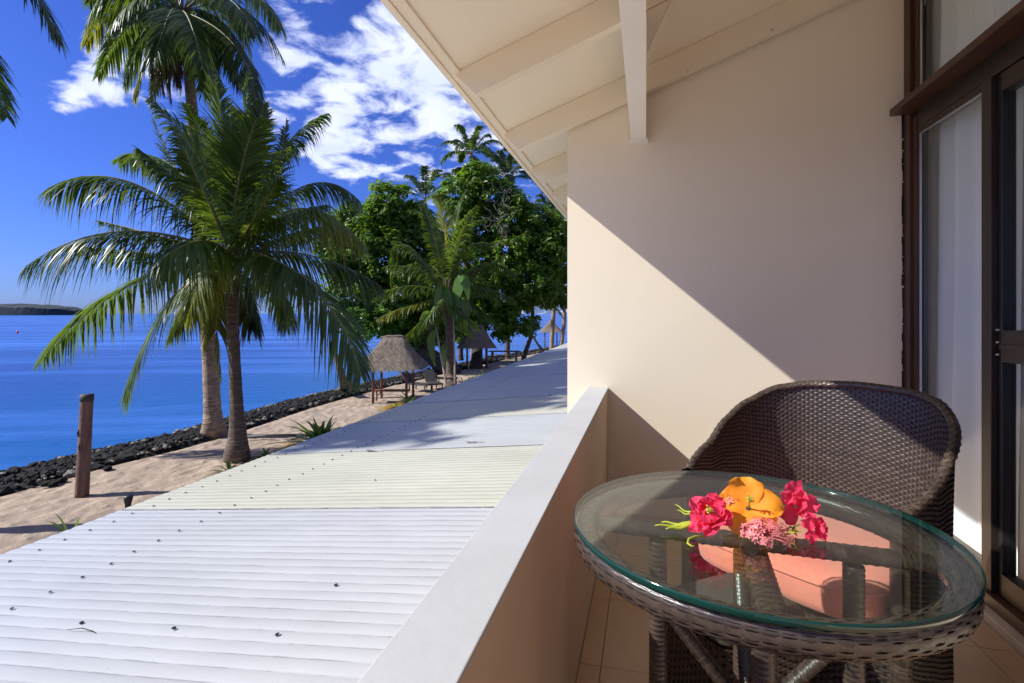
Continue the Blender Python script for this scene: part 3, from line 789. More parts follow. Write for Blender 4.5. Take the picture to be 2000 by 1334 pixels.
# ================================================================ CHAIR
CC = V((.45, 1.70, 0)); eyv = V((.64, .77, 0)).normalized(); exv = V((eyv.y, -eyv.x, 0))
ch = thing('wicker_chair', 'dark brown wicker tub chair with coral seat cushion behind the table', 'chair', (CC.x, CC.y, FZ))
def chp(x, y, z): return CC + exv * x + eyv * y + V((0, 0, FZ + z))
def lerp_tab(tab, t):
    for (a, b) in zip(tab, tab[1:]):
        if a[0] <= t <= b[0]:
            s = (t - a[0]) / (b[0] - a[0]); s = s * s * (3 - 2 * s) * .35 + s * .65; return a[1] + (b[1] - a[1]) * s
    return tab[-1][1]
HT = [(0, .862), (25, .855), (40, .838), (58, .79), (75, .735), (92, .672), (122, .615)]
TH = 120
def plan(th, w):
    """th degrees from the back; w 0 floor .. 1 rim"""
    t = R(th); ex_ = 2.5; sx, cy = math.sin(t), math.cos(t)
    k = (abs(sx) ** ex_ + abs(cy) ** ex_) ** (-1 / ex_)
    fl = 1 + .10 * (w ** 1.5) * max(0, cy) + .035 * w + (.06 * (1 - w) ** 2)
    return sx * k * .300 * fl, cy * k * (.305 if cy > 0 else .30) * fl
def chS(u, v, zb=.07):
    th = (u * 2 - 1) * TH
    h = lerp_tab(HT, abs(th)) + .014 * th / TH
    z = zb + (h - zb) * v
    e = .01
    def P(th, z, h):
        x, y = plan(th, (z - .07) / .8); return chp(x, y, z)
    p = P(th, z, h)
    pa = P(th + 1, z, h); pb = P(th, z + e, h)
    n = (pa - p).cross(pb - p).normalized()
    return p, n
mb = MB(); weave(mb, chS, 112, 98, .84, .0024, stake_w=.42)
shell = mb.build('woven_back', M['wicker'], ch)
mb = MB(); core(mb, chS, 60, 20, 0); mb.build('back_core', M['wcore'], shell)
# rolled rim
pts = [chS(i / 60, 1.0)[0] + V((0, 0, .004)) for i in range(61)]
f0 = pts[0] + V((0, 0, 0)); 
S, tot = path_surface(pts, .0125, .8)
mb = MB(); weave(mb, S, 8, int(tot / .013), .9, .0013, closed_u=True, stake_w=.45); core(mb, S, 8, 60, -.0012); mb.build('rolled_rim', M['wicker'], ch)
# front arm posts down to the floor
for sgn in (0, 1):
    tp_ = chS(sgn, 1.0)[0]; bt = chS(sgn, 0.0)[0]; bt.z = FZ + .06
    bt = V((tp_.x, tp_.y, FZ + .03)); pts = [tp_ + V((0, 0, .004)), tp_.lerp(bt, .35), tp_.lerp(bt, .7), bt]
    S, tot = path_surface(pts, .026, .8)
    mb = MB(); weave(mb, S, 9, int(tot / .0095), .86, .0007, closed_u=True, stake_w=.35); core(mb, S, 10, 10, -.0014); mb.build('arm_post', M['wicker'], ch)
# front apron
A0, A1 = chS(0, 0)[0], chS(1, 0)[0]
def apS(u, v):
    p = A0.lerp(A1, u); bow = math.sin(math.pi * u) * .03
    return V((p.x, p.y, FZ + .07 + .29 * v)) - eyv * bow, -eyv
mb = MB(); weave(mb, apS, 40, 36, .84, .0026, stake_w=.42); ap = mb.build('front_apron', M['wicker'], ch)
mb = MB(); core(mb, apS, 16, 4, -.001); mb.build('apron_core', M['wcore'], ap)
mb = MB()
prs = []
for i in range(25):
    t = i / 24
# seat deck
mb = MB(); ring_ = []
for i in range(41):
    th = (i / 40 * 2 - 1) * TH; x, y = plan(th, .35); ring_.append(chp(x * .96, y * .96, .355))
mb.add(ring_, [tuple(range(len(ring_)))]); mb.build('seat_deck', M['wcore'], ch)
# cushion
bm = bmesh.new()
mb = MB(); nr, na = 7, 64
def cush(a):
    sx, cy = math.cos(a), math.sin(a)
    ex_ = 4.2; k = (abs(sx) ** ex_ + abs(cy) ** ex_) ** (-1 / ex_)
    return sx * k * .262, cy * k * .245 + .012
prof = [(0, .365), (.55, .365), (.93, .366), (.985, .375), (1.0, .392), (1.0, .435), (.985, .452), (.94, .463), (.75, .470), (.4, .474), (0, .475)]
for (s_, z_) in prof:
    for k in range(na):
        x, y = cush(2 * math.pi * k / na); wob = .003 * noise.noise(V((x * 14, y * 14, s_ * 3)))
        mb.v.append(tuple(chp(x * s_, y * s_, z_ + wob * (1 if z_ > .44 else 0))))
for i in range(len(prof) - 1):
    for k in range(na): k2 = (k + 1) % na; mb.f.append((i * na + k, i * na + k2, (i + 1) * na + k2, (i + 1) * na + k)); mb.sm.append(True)
cu = mb.build('seat_cushion', M['cushion'], ch)
mb = MB(); pp = []
for k in range(na + 1):
    x, y = cush(2 * math.pi * k / na); pp.append(chp(x * 1.002, y * 1.002, .441))
mb.tube(pp, .0035, 6, cap=False); mb.build('piping', M['cushion'], cu)
for (x, y) in ((-.24, -.15), (.24, -.15), (-.2, .24), (.24, .22)):
    mb = MB(); mb.tube([chp(x, y, .10), chp(x * 1.04, y * 1.04, .05), chp(x * 1.06, y * 1.06, .003)], [.021, .019, .015], 10); mb.build('leg', M['black'], ch)

# footstool pushed under the table
q0 = V((.035, 1.395, 0)); u1 = V((.79, .61, 0)); u2 = V((.61, -.79, 0))
FSC = q0 + u1 * .13 + u2 * .11
fs_ = thing('footstool', 'low dark wicker footstool with olive pad pushed under the glass table', 'footstool', (FSC.x, FSC.y, FZ))
def fsS(u, v):
    a = 2 * math.pi * u; c_, s_ = math.cos(a), math.sin(a); k = (abs(c_) ** 7 + abs(s_) ** 7) ** (-1 / 7)
    fl = 1 + .16 * (1 - v)
    n = (u1 * c_ + u2 * s_).normalized()
    return FSC + u1 * (c_ * k * .13 * fl) + u2 * (s_ * k * .11 * fl) + V((0, 0, FZ + .02 + .35 * v)), n
mb = MB(); weave(mb, fsS, 56, 40, .84, .0024, closed_u=True, stake_w=.4); sb = mb.build('woven_base', M['wicker'], fs_)
mb = MB(); core(mb, fsS, 48, 6, -.001); mb.build('base_core', M['wcore'], sb)
mb = MB(); prof = [(0, .372), (.97, .372), (1.0, .380), (1.0, .396), (.97, .404), (.6, .408), (0, .409)]; na = 48
for (s_, z_) in prof:
    for k in range(na):
        a = 2 * math.pi * k / na; c_, s2 = math.cos(a), math.sin(a); kk = (abs(c_) ** 7 + abs(s2) ** 7) ** (-1 / 7)
        mb.v.append(tuple(FSC + u1 * (c_ * kk * .132 * s_) + u2 * (s2 * kk * .112 * s_) + V((0, 0, FZ + z_))))
for i in range(len(prof) - 1):
    for k in range(na): k2 = (k + 1) % na; mb.f.append((i * na + k, i * na + k2, (i + 1) * na + k2, (i + 1) * na + k)); mb.sm.append(True)
mb.build('pad', M['stoolpad'], fs_)

# ================================================================ FLOWERS
def petal(L, W, cup, ruffle, seed, nl=9, nw=9, curl=.0, tipw=.85, narrow=.25):
    """petal in local coords: grows along +Y, faces +Z"""
    r_ = random.Random(seed); o1, o2 = r_.uniform(0, 50), r_.uniform(0, 50)
    vs = []; fs = []
    for i in range(nl):
        t = i / (nl - 1)
        w = W * (narrow + (1 - narrow) * math.sin(math.pi * min(1, t * .62 + .04)) ** .9) * (1 if t < .8 else math.sqrt(max(.05, 1 - ((t - .8) / .2) ** 2 * (1 - (1 - tipw) ** .5) )))
        for k in range(nw):
            s_ = k / (nw - 1) * 2 - 1
            x = s_ * w * .5
            y = L * (t - .10 * s_ * s_ * t) 
            z = cup * L * t * t + curl * L * t ** 4 + .18 * W * s_ * s_ * t
            z += ruffle * L * t * t * noise.noise(V((s_ * 2.2 + o1, t * 2.5, o2))) * (abs(s_) * .8 + .5)
            vs.append(V((x, y, z)))
    for i in range(nl - 1):
        for k in range(nw - 1): q = i * nw + k; fs.append((q, q + 1, q + nw + 1, q + nw))
    return vs, fs
def flower(name, label, cat, pos, axis, petals, m, extra=None):
    root = thing(name, label, cat, pos)
    ax = V(axis).normalized(); q = ax.to_track_quat('Z', 'Y').to_matrix().to_4x4()
    for (ang, tilt, L, W, cup, ruf, seed, curl, base) in petals:
        vs, fs = petal(L, W, cup, ruf, seed, curl=curl)
        A = Matrix.Translation(pos) @ q @ Matrix.Rotation(ang, 4, 'Z') @ Matrix.Translation((0, base, 0)) @ Matrix.Rotation(tilt, 4, 'X')
        mb = MB(); mb.add([A @ v for v in vs], fs, True); mb.build('petal', m, root)
    if extra: extra(root, Matrix.Translation(pos) @ q)
    return root
def gp(px, py, h=0): 
    p = PZ(px, py, GT); return V((p.x, p.y, GT + h))
rf = random.Random(21)
def ragged(n, L, tl=(.1, 1.2), seed=0):
    out = []; r_ = random.Random(seed)
    for i in range(n):
        f = i / n
        out.append((i * 2.399, tl[0] + (tl[1] - tl[0]) * f, L * (1.02 - .42 * f) * r_.uniform(.85, 1.1), L * r_.uniform(.62, .9), r_.uniform(.0, .25), .55, seed * 40 + i, r_.uniform(-.25, .2), .003))
    return out
camv = lambda p: (V((0, 0, CZ)) - p).normalized()
def toward(p, up=.6, side=0.0): 
    c = camv(p); return (c * (1 - up) + V((0, 0, up)) + V((CS, SN, 0)) * side)
def stamen(root, A):
    mb = MB(); mb.tube([A @ V((0, 0, 0)), A @ V((.002, 0, .02)), A @ V((.006, .001, .042))], [.0018, .0014, .001], 6)
    r_ = random.Random(2)
    for i in range(14):
        a = r_.uniform(0, 6.28); z = r_.uniform(.022, .042)
        mb.tube([A @ V((.004, 0, z)), A @ V((.004 + .006 * math.cos(a), .006 * math.sin(a), z + .002))], [.0004, .0012], 4)
    mb.build('stamen', M['stemy'], root)
p = gp(1388, 1046, .030)
flower('pink_flower', 'ruffled hot pink double hibiscus at the left end of the posy', 'flower', p, toward(p, .35, -.15), ragged(17, .040, (.0, 1.15), 3), M['petal_p'], stamen)
p = gp(1553, 1028, .034)
flower('pink_flower', 'crimson pink hibiscus lying on its side at right of the orange bloom', 'flower', p, toward(p, .25, .25), ragged(9, .036, (.0, 1.1), 5), M['petal_p'])
p = gp(1588, 1054, .017)
flower('pink_flower', 'small dark pink hibiscus touching the glass at the right end of the posy', 'flower', p, toward(p, .15, .5), ragged(9, .026, (.1, 1.2), 7), M['petal_p'])
p = gp(1462, 1034, .036)
pet = [(0.15, .35, .050, .056, .10, .42, 81, -.25, .004), (1.45, .25, .046, .052, .12, .42, 82, -.3, .004), (2.75, .05, .046, .052, .1, .42, 83, -.25, .004), (3.9, .0, .048, .05, .1, .42, 84, -.25, .004), (5.05, .2, .050, .054, .1, .42, 85, -.3, .004)]
flower('orange_flower', 'large open orange hibiscus in the middle of the posy', 'flower', p, toward(p, .42, -.05), pet, M['petal_o'], stamen)
# ixora cluster
def ixora(pos, n, rad, label, seed):
    root = thing('floret_cluster', label, 'flower', pos); r_ = random.Random(seed)
    stem = MB(); pl = MB(); cen = MB()
    for i in range(n):
        a = r_.uniform(0, 6.28); b = r_.uniform(-.1, 1.35)
        d = V((math.cos(a) * math.cos(b), math.sin(a) * math.cos(b), math.sin(b))).normalized()
        e = pos + V((d.x * rad * 1.25, d.y * rad * 1.0, max(d.z * rad * .75, -.0))) * r_.uniform(.7, 1.05)
        if e.z < GT + .003: e.z = GT + .003
        stem.tube([pos + V((0, 0, .002)), pos.lerp(e, .5) + V((0, 0, .002)), e], [.0006, .0006, .0004], 4)
        q = d.to_track_quat('Z', 'Y').to_matrix().to_4x4(); A = Matrix.Translation(e) @ q
        for k in range(4):
            B = A @ Matrix.Rotation(k * math.pi / 2 + i, 4, 'Z')
            pl.add([B @ V((0, 0, 0)), B @ V((.0016, .0030, .0005)), B @ V((0, .0062, .0002)), B @ V((-.0016, .0030, .0005))], [(0, 1, 2, 3)])
    stem.build('stem', M['petal_x'], root); pl.build('floret', M['petal_x'], root)
    return root
ixora(gp(1492, 1062, .012), 150, .036, 'pale pink ixora florets in front of the orange bloom', 1)
ixora(gp(1428, 1025, .040), 22, .014, 'small pink florets poking out behind the orange bloom on its left', 2)
ixora(gp(1503, 1018, .036), 10, .012, 'tiny pale florets sticking up right behind the orange bloom', 3)
# leaves and buds
def blade_leaf(root, a, b, w, m, lift=.006, name='leaf'):
    mb = MB(); a, b = V(a), V(b); d = b - a; s_ = d.cross(V((0, 0, 1))).normalized(); n = 7
    for i in range(n):
        t = i / (n - 1); p = a.lerp(b, t) + V((0, 0, lift * math.sin(math.pi * t))); ww = w * math.sin(math.pi * min(.98, t * .92 + .06)) ** .8
        mb.v += [tuple(p - s_ * ww + V((0, 0, ww * .35))), tuple(p), tuple(p + s_ * ww + V((0, 0, ww * .35)))]
    for i in range(n - 1):
        q = i * 3; mb.f += [(q, q + 3, q + 4, q + 1), (q + 1, q + 4, q + 5, q + 2)]; mb.sm += [True, True]
    return mb.build(name, m, root)
p = gp(1340, 1040, .006)
sp = thing('bud_spike', 'yellow green bud spikes pointing left from the pink flower', 'flower bud', p)
for (tx, ty, w) in ((1279, 1029, .0035), (1292, 1022, .004), (1300, 1036, .0035), (1318, 1000, .0016), (1322, 1012, .0013)):
    a = gp(1358, 1042, .014 if ty > 1015 else .03); b = gp(tx, ty + 10, .010 if ty > 1015 else .022)
    mb = MB(); pts = [a.lerp(b, t) + V((0, 0, .002 * math.sin(9 * t))) for t in [i / 8 for i in range(9)]]
    mb.tube(pts, [w * (1.1 - t) * (1 + .25 * (i % 2)) + .0004 for i, t in enumerate([i / 8 for i in range(9)])], 6); mb.build('bud', M['stemy'], sp)
p = gp(1350, 1062, .004)
hk = thing('curled_stem', 'thin yellow stem curled like a hook beneath the left pink flower', 'stem', p)
mb = MB(); mb.tube([gp(1375, 1055, .006), gp(1357, 1056, .007), gp(1345, 1060, .006), gp(1343, 1066, .004), gp(1350, 1070, .003), gp(1358, 1070, .003)], [.0014, .0015, .0017, .0017, .0015, .0008], 6); mb.build('stem', M['stemy'], hk)
p = gp(1500, 1075, .004)
lv = thing('leaf_sprig', 'olive and brown leaves tucked under the florets', 'leaves', p)
for i in range(26):
    a = gp(1440 + rf.uniform(0, 95), 1048 + rf.uniform(0, 16), .006); b = a + V((rf.uniform(-.03, .035), rf.uniform(-.035, .012), rf.uniform(-.004, .01)))
    if b.z < GT + .002: b.z = GT + .002
    blade_leaf(lv, a, b, rf.uniform(.002, .005), rf.choice([M['sepal'], M['stemy'], M['sepal']]), .004)
for i in range(7):
    a = gp(1535 + rf.uniform(-15, 20), 1050, .010); b = a + V((rf.uniform(-.02, .02), rf.uniform(-.02, .02), rf.uniform(-.006, .012)))
    blade_leaf(lv, a, b, .0035, M['sepal'], .003)

# ================================================================ PALMS
def bez(p0, pm, p2, t):
    c = pm * 2 - (p0 + p2) * .5
    return p0 * (1 - t) ** 2 + c * (2 * t * (1 - t)) + p2 * t * t
def frond(name, p0, pm, p2, L, m, parent, seed=0, n=58, droop=.55, width=.035, bare=.16, wind=None, twist=0.0, spread=.8):
    r_ = random.Random(seed); mb = MB()
    pts = [bez(p0, pm, p2, i / 20) for i in range(21)]
    ln = sum((pts[i + 1] - pts[i]).length for i in range(20))
    mr_ = MB(); mr_.tube(pts, [.045 * (L / 1.0) * (1 - .93 * (i / 20) ** .8) * min(1, .4 + ln / 9) + .003 for i in range(21)], 5, squash=.7)
    for i in range(n):
        t = bare + (1 - bare) * (i + r_.random() * .5) / n
        p = bez(p0, pm, p2, t); T = (bez(p0, pm, p2, min(1, t + .02)) - bez(p0, pm, p2, t - .02)).normalized()
        side = T.cross(V((0, 0, 1)))
        if side.length < .15: side = T.cross(V((CS, SN, 0)))
        side.normalize(); side = Matrix.Rotation(twist, 3, T) @ side
        Nn = side.cross(T).normalized()
        q = (t - bare) / (1 - bare)
        l = L * (math.sin(math.pi * (.16 + .80 * q)) ** .75) * r_.uniform(.82, 1.08)
        if r_.random() < .05: continue
        for sg in (-1, 1):
            fw = .45 + .75 * q + r_.uniform(-.12, .12)
            D = (side * sg * spread + T * fw + Nn * (.28 - droop * .3) + V((r_.uniform(-.1, .1), r_.uniform(-.1, .1), r_.uniform(-.08, .08)))).normalized()
            g = droop * r_.uniform(.6, 1.45)
            a = p; P = [a]
            for k in range(1, 5):
                s_ = k / 4
                P.append(a + D * (l * s_ * (1 - .18 * g * s_)) + V((0, 0, -1)) * (l * g * .62 * s_ ** 1.9))
            wv = width * r_.uniform(.8, 1.15)
            e = D.cross(Nn); e = (e + V((r_.uniform(-.3, .3), r_.uniform(-.3, .3), r_.uniform(-.3, .3)))).normalized() if e.length > .05 else T
            ws = [.35, 1, .85, .5, .06]
            o = len(mb.v)
            for k in range(5):
                mb.v.append(tuple(P[k] - e * (wv * .5 * ws[k]))); mb.v.append(tuple(P[k] + e * (wv * .5 * ws[k])))
            for k in range(4): mb.f.append((o + 2 * k, o + 2 * k + 1, o + 2 * k + 3, o + 2 * k + 2)); mb.sm.append(True)
    fo = mb.build(name, m, parent)
    mr_.build('midrib', M['rachis'], fo)
    return fo
def trunk(parent, pts, rads, m, rings=0, ringm=None, flare=1.0):
    S_ = []; P = []; Rr = []
    n = max(30, rings * 2)
    pts = [V(p) for p in pts]
    for i in range(n + 1):
        t = i / n * (len(pts) - 1); k = min(int(t), len(pts) - 2); f = t - k
        a = pts[max(k - 1, 0)]; b = pts[k]; c = pts[k + 1]; d = pts[min(k + 2, len(pts) - 1)]
        p = .5 * ((2 * b) + (c - a) * f + (2 * a - 5 * b + 4 * c - d) * f * f + (-a + 3 * b - 3 * c + d) * f ** 3)
        r_ = rads[k] + (rads[k + 1] - rads[k]) * f
        P.append(p); Rr.append(r_ * (1 + .035 * (i % 2) + .05 * noise.noise(V((i * .7, 1, 2)))))
    mb = MB(); mb.tube(P, Rr, 14); t_ = mb.build('trunk', m, parent)
    if rings:
        rg = MB(); rr_ = random.Random(4)
        for i in range(2, n - 2, 2):
            if rr_.random() < .25: continue
            p = P[i]; T = (P[i + 1] - P[i - 1]).normalized(); r0 = Rr[i] * 1.035
            s0 = T.cross(V((0, 1, 0))).normalized(); u0 = s0.cross(T); a0 = rr_.uniform(0, 6.28); span = rr_.uniform(2.2, 6.2); tl = rr_.uniform(-.02, .02)
            o = len(rg.v); m_ = 16
            for k in range(m_ + 1):
                a = a0 + span * k / m_; w = .006 + .008 * abs(noise.noise(V((k * .8, i, 0))))
                c_ = p + s0 * math.cos(a) * r0 + u0 * math.sin(a) * r0 + T * (tl * math.cos(a))
                rg.v += [tuple(c_ - T * w), tuple(c_ + T * w)]
            for k in range(m_): rg.f.append((o + 2 * k, o + 2 * k + 1, o + 2 * k + 3, o + 2 * k + 2)); rg.sm.append(True)
        tag(rg.build('trunk_scars', ringm or M['ring'], t_), kind='stuff')
    return t_
def crown_base(parent, h, r=.16, hh=.6, seed=0, m=None):
    mb = MB(); r_ = random.Random(seed)
    for k in range(12):
        a = k * 2.4; d = V((math.cos(a), math.sin(a), 0)); 
        mb.tube([h + V((0, 0, -hh * .6)) + d * r * .4, h + V((0, 0, -hh * .1)) + d * r * .9, h + V((0, 0, hh * .5)) + d * r * 1.6], [r * .5, r * .42, r * .2], 6, squash=.5)
    mb.build('sheath', m or M['sheath'], parent)

# ---- front palm, fronds traced from the photograph with their own distances
FD = 14.65
base = PZ(463, 893, 0); heart = PD(455, 505, FD)
pf = thing('coconut_palm', 'dark ringed young coconut palm nearest the roof with long arching fronds', 'palm tree', base)
trunk(pf, [base + V((0, 0, -.1)), PD(463, 880, FD), PD(464, 850, FD), PD(462, 790, FD), PD(458, 700, FD), PD(454, 610, FD), PD(453, 540, FD)], [.36, .31, .23, .165, .145, .155, .14], M['trunk_d'], 34, M['ring'])
crown_base(pf, PD(455, 510, FD), .17, .9, 1)
main = [  # mid px, tip px, depth shift of mid / tip, material, droop, leaflet length
 ((265, 360), (92, 372), -.3, -.6, 'frond_d', .95, 1.15), ((245, 452), (48, 522), -.9, -1.6, 'frond_d', 1.0, 1.05),
 ((240, 565), (80, 702), .3, .3, 'frond', .85, .95), ((330, 590), (243, 785), -1.2, -1.8, 'frond', .7, 1.05),
 ((408, 520), (368, 622), -1.5, -2.0, 'frond_y', .9, .7), ((612, 565), (705, 735), -.6, -1.0, 'frond', .75, 1.15),
 ((610, 500), (745, 560), .8, 1.2, 'frond_d', 1.1, .95), ((580, 408), (712, 480), -.3, -.6, 'frond_y', 1.0, 1.0),
 ((590, 365), (702, 392), 1.0, 1.7, 'frond', 1.0, .9), ((540, 310), (637, 222), .6, .9, 'frond', .85, .95),
 ((446, 320), (415, 140), .2, .3, 'frond_d', .35, .95), ((405, 340), (292, 195), -.9, -1.5, 'frond', .6, 1.0),
 ((345, 330), (232, 312), 1.2, 2.0, 'frond', .9, .9), ((490, 330), (515, 205), -.3, -.5, 'frond_d', .35, .85),
 ((470, 290), (485, 145), .9, 1.2, 'frond', .35, .9), ((425, 600), (432, 740), .7, .9, 'frond_y', .8, .55),
 ((480, 590), (492, 640), .9, 1.1, 'frond_d', .9, .6), ((520, 400), (560, 235), 1.8, 2.6, 'frond_d', .5, .85),
 ((380, 420), (300, 235), 1.5, 2.2, 'frond_d', .6, .85), ((540, 560), (560, 640), 2.0, 2.6, 'frond_d', 1, .7),
 ((410, 400), (340, 250), -1.8, -2.9, 'frond', .7, .9), ((500, 420), (545, 350), -1.9, -3.0, 'frond', .8, .9),
 ((440, 380), (400, 240), 2.2, 3.0, 'frond_d', .5, .9), ((345, 470), (190, 430), 1.6, 2.6, 'frond_d', 1.0, .9),
 ((500, 350), (590, 280), 2.0, 3.1, 'frond_d', .8, .85), ((460, 400), (450, 230), -.9, -1.6, 'frond_d', .5, .9),
 ((560, 460), (660, 440), 1.9, 2.9, 'frond_d', 1.0, .9), ((430, 350), (365, 205), .5, .8, 'frond', .5, 1.0), ((380, 390), (270, 290), -.6, -1.0, 'frond_d', .8, 1.0), ((465, 360), (500, 235), -1.2, -1.9, 'frond', .4, .95), ((530, 440), (640, 400), -1.2, -2.0, 'frond', 1.0, .9), ((520, 500), (620, 560), -1.8, -2.8, 'frond_d', 1.0, .9), ((360, 500), (150, 480), .5, .9, 'frond_d', 1.0, 1.0), ((400, 470), (300, 520), -2.2, -3.4, 'frond', 1.0, .8), ((400, 560), (330, 660), 1.6, 2.2, 'frond_d', 1.0, .8)]
for i, (mp, tp2, dm, dt, mm, dr2, LL) in enumerate(main):
    h0 = PD(455 + 8 * math.sin(i * 2.1), 505 + 12 * math.cos(i * 1.7), FD)
    frond('frond', h0, PD(*mp, FD + dm), PD(*tp2, FD + dt), LL * 1.4, M[mm], pf, i, n=110, droop=dr2 * (1.2 if dr2 > .6 else 1.0), width=.058, twist=random.uniform(-.35, .35), bare=.12)

# ---- tall palm behind
BD = 17.5
base = PZ(418, 846, 0)
pt = thing('coconut_palm', 'tall pale trunked coconut palm whose crown leaves the top of the picture', 'palm tree', base)
trunk(pt, [base + V((0, 0, -.1)), PD(417, 832, BD), PD(415, 800, BD), PD(410, 700, BD), PD(400, 600, BD), PD(392, 480, BD), PD(384, 330, BD), PD(374, 200, BD), PD(366, 120, BD), PD(355, 45, BD)], [.42, .34, .26, .23, .20, .19, .18, .16, .15, .16], M['trunk_l'], 60, M['trunk_d'])
hp = PD(352, 25, BD); crown_base(pt, hp, .2, 1.0, 2, M['trunk_d'])
tall = [((250, 5), (166, 88), .3, .5, 'frond_y', 1.0, .85), ((285, 70), (243, 168), -.5, -.8, 'frond', .9, .8), ((330, 90), (292, 200), .9, 1.1, 'frond_y', .9, .55),
 ((390, 90), (405, 190), -1.3, -1.7, 'frond', .8, .7), ((440, 50), (513, 182), .2, .3, 'frond_d', .9, .85), ((470, 20), (556, 122), 1.0, 1.4, 'frond_d', .95, .85),
 ((250, -60), (172, 10), .2, .5, 'frond_d', .9, .9), ((455, -60), (540, 60), .3, .5, 'frond', .9, .95), ((300, -110), (230, -150), .5, 1, 'frond', .5, .9), ((400, -120), (450, -180), .5, 1, 'frond', .5, .9),
 ((350, -100), (345, -220), .5, .5, 'frond', .3, .9), ((410, 40), (450, 140), 1.6, 2.2, 'frond_d', .9, .8), ((310, 20), (230, 90), 1.5, 2.1, 'frond_d', .9, .8), ((290, -10), (210, 60), -1.2, -2, 'frond', .95, .85),
 ((430, -10), (500, 70), -1.5, -2.4, 'frond_d', .95, .9), ((370, 40), (395, 130), -2.0, -2.8, 'frond_d', .9, .85), ((330, 30), (300, 120), -1.9, -2.7, 'frond_d', .9, .8),
 ((420, 75), (470, 175), -.6, -.9, 'frond_d', .9, .8), ((440, 10), (495, 120), 1.9, 2.6, 'frond_d', .9, .8), ((265, 40), (190, 150), .8, 1.2, 'frond', 1.0, .85), ((300, 85), (262, 195), -.9, -1.3, 'frond_y', .9, .7), ((455, 85), (500, 200), -.9, -1.3, 'frond_d', .9, .85), ((400, 95), (430, 215), .8, 1.1, 'frond', .9, .8), ((240, -25), (168, 50), -1.0, -1.6, 'frond', 1.0, .9), ((470, -20), (550, 60), -.8, -1.3, 'frond', 1.0, .9)]
for i, (mp, tp2, dm, dt, mm, dr2, LL) in enumerate(tall):
    frond('frond', hp + V((.1 * math.sin(i), .1 * math.cos(i), 0)), PD(*mp, BD + dm), PD(*tp2, BD + dt), LL * 1.2, M[mm], pt, 100 + i, n=95, droop=dr2, width=.060, twist=random.uniform(-.3, .3))
for i, (mp, tp2, dm) in enumerate([((318, 90), (322, 185), -.6), ((332, 100), (335, 200), -.2), ((345, 110), (352, 160), -.9), ((305, 80), (300, 150), .4), ((360, 60), (352, 120), -1.0)]):
    frond('dead_frond', hp + V((0, 0, -.3)), PD(*mp, BD + dm), PD(*tp2, BD + dm), .55, M['dead'], pt, 150 + i, n=46, droop=1.5, width=.035, spread=.35)
for i in range(9):
    a = i * 2.4; mb = MB(); c_ = hp + V((.32 * math.cos(a), .32 * math.sin(a), -.45 - .12 * (i % 3)))
    mb.tube([c_ + V((0, 0, .14)), c_ + V((0, 0, .09)), c_, c_ + V((0, 0, -.1)), c_ + V((0, 0, -.15))], [.02, .09, .12, .08, .01], 9); mb.build('coconut', M['coconut'], pt)

# ---- palm mostly outside the frame at upper left
LD = 10.5
base = PZ(-330, 900, 0); hp = PD(-175, -110, LD)
pl_ = thing('coconut_palm', 'coconut palm beyond the left edge, only its drooping frond tips showing at upper left', 'palm tree', V((hp.x - .8, hp.y - 1.5, 0)))
b0 = V((hp.x - .8, hp.y - 1.5, -.1))
trunk(pl_, [b0, b0 + V((.05, .1, .5)), b0.lerp(hp, .5) + V((-.2, 0, 0)), hp], [.3, .22, .16, .14], M['trunk_l'], 40, M['trunk_d'])
for i, (mp, tp2, dm, dt, LL) in enumerate([((10, -70), (118, 88), .3, .5, .95), ((-70, 40), (14, 228), -.2, -.4, .85), ((-300, -60), (-420, 80), .5, .8, .9), ((-180, -250), (-160, -400), 0, 0, .9),
        ((-250, 60), (-270, 240), .5, .8, .9), ((-60, -230), (60, -290), .5, .8, .9), ((-150, 20), (-120, 200), 1.5, 2.5, .9), ((-200, -60), (-220, 60), -1.5, -2.6, .9), ((-300, -200), (-400, -200), 0, 0, .9), ((-100, -150), (0, -120), 2, 3.2, .9)]):
    frond('frond', hp, PD(*mp, LD + dm), PD(*tp2, LD + dt), LL, M['frond' if i % 2 else 'frond_d'], pl_, 200 + i, n=95, droop=.7, width=.055)

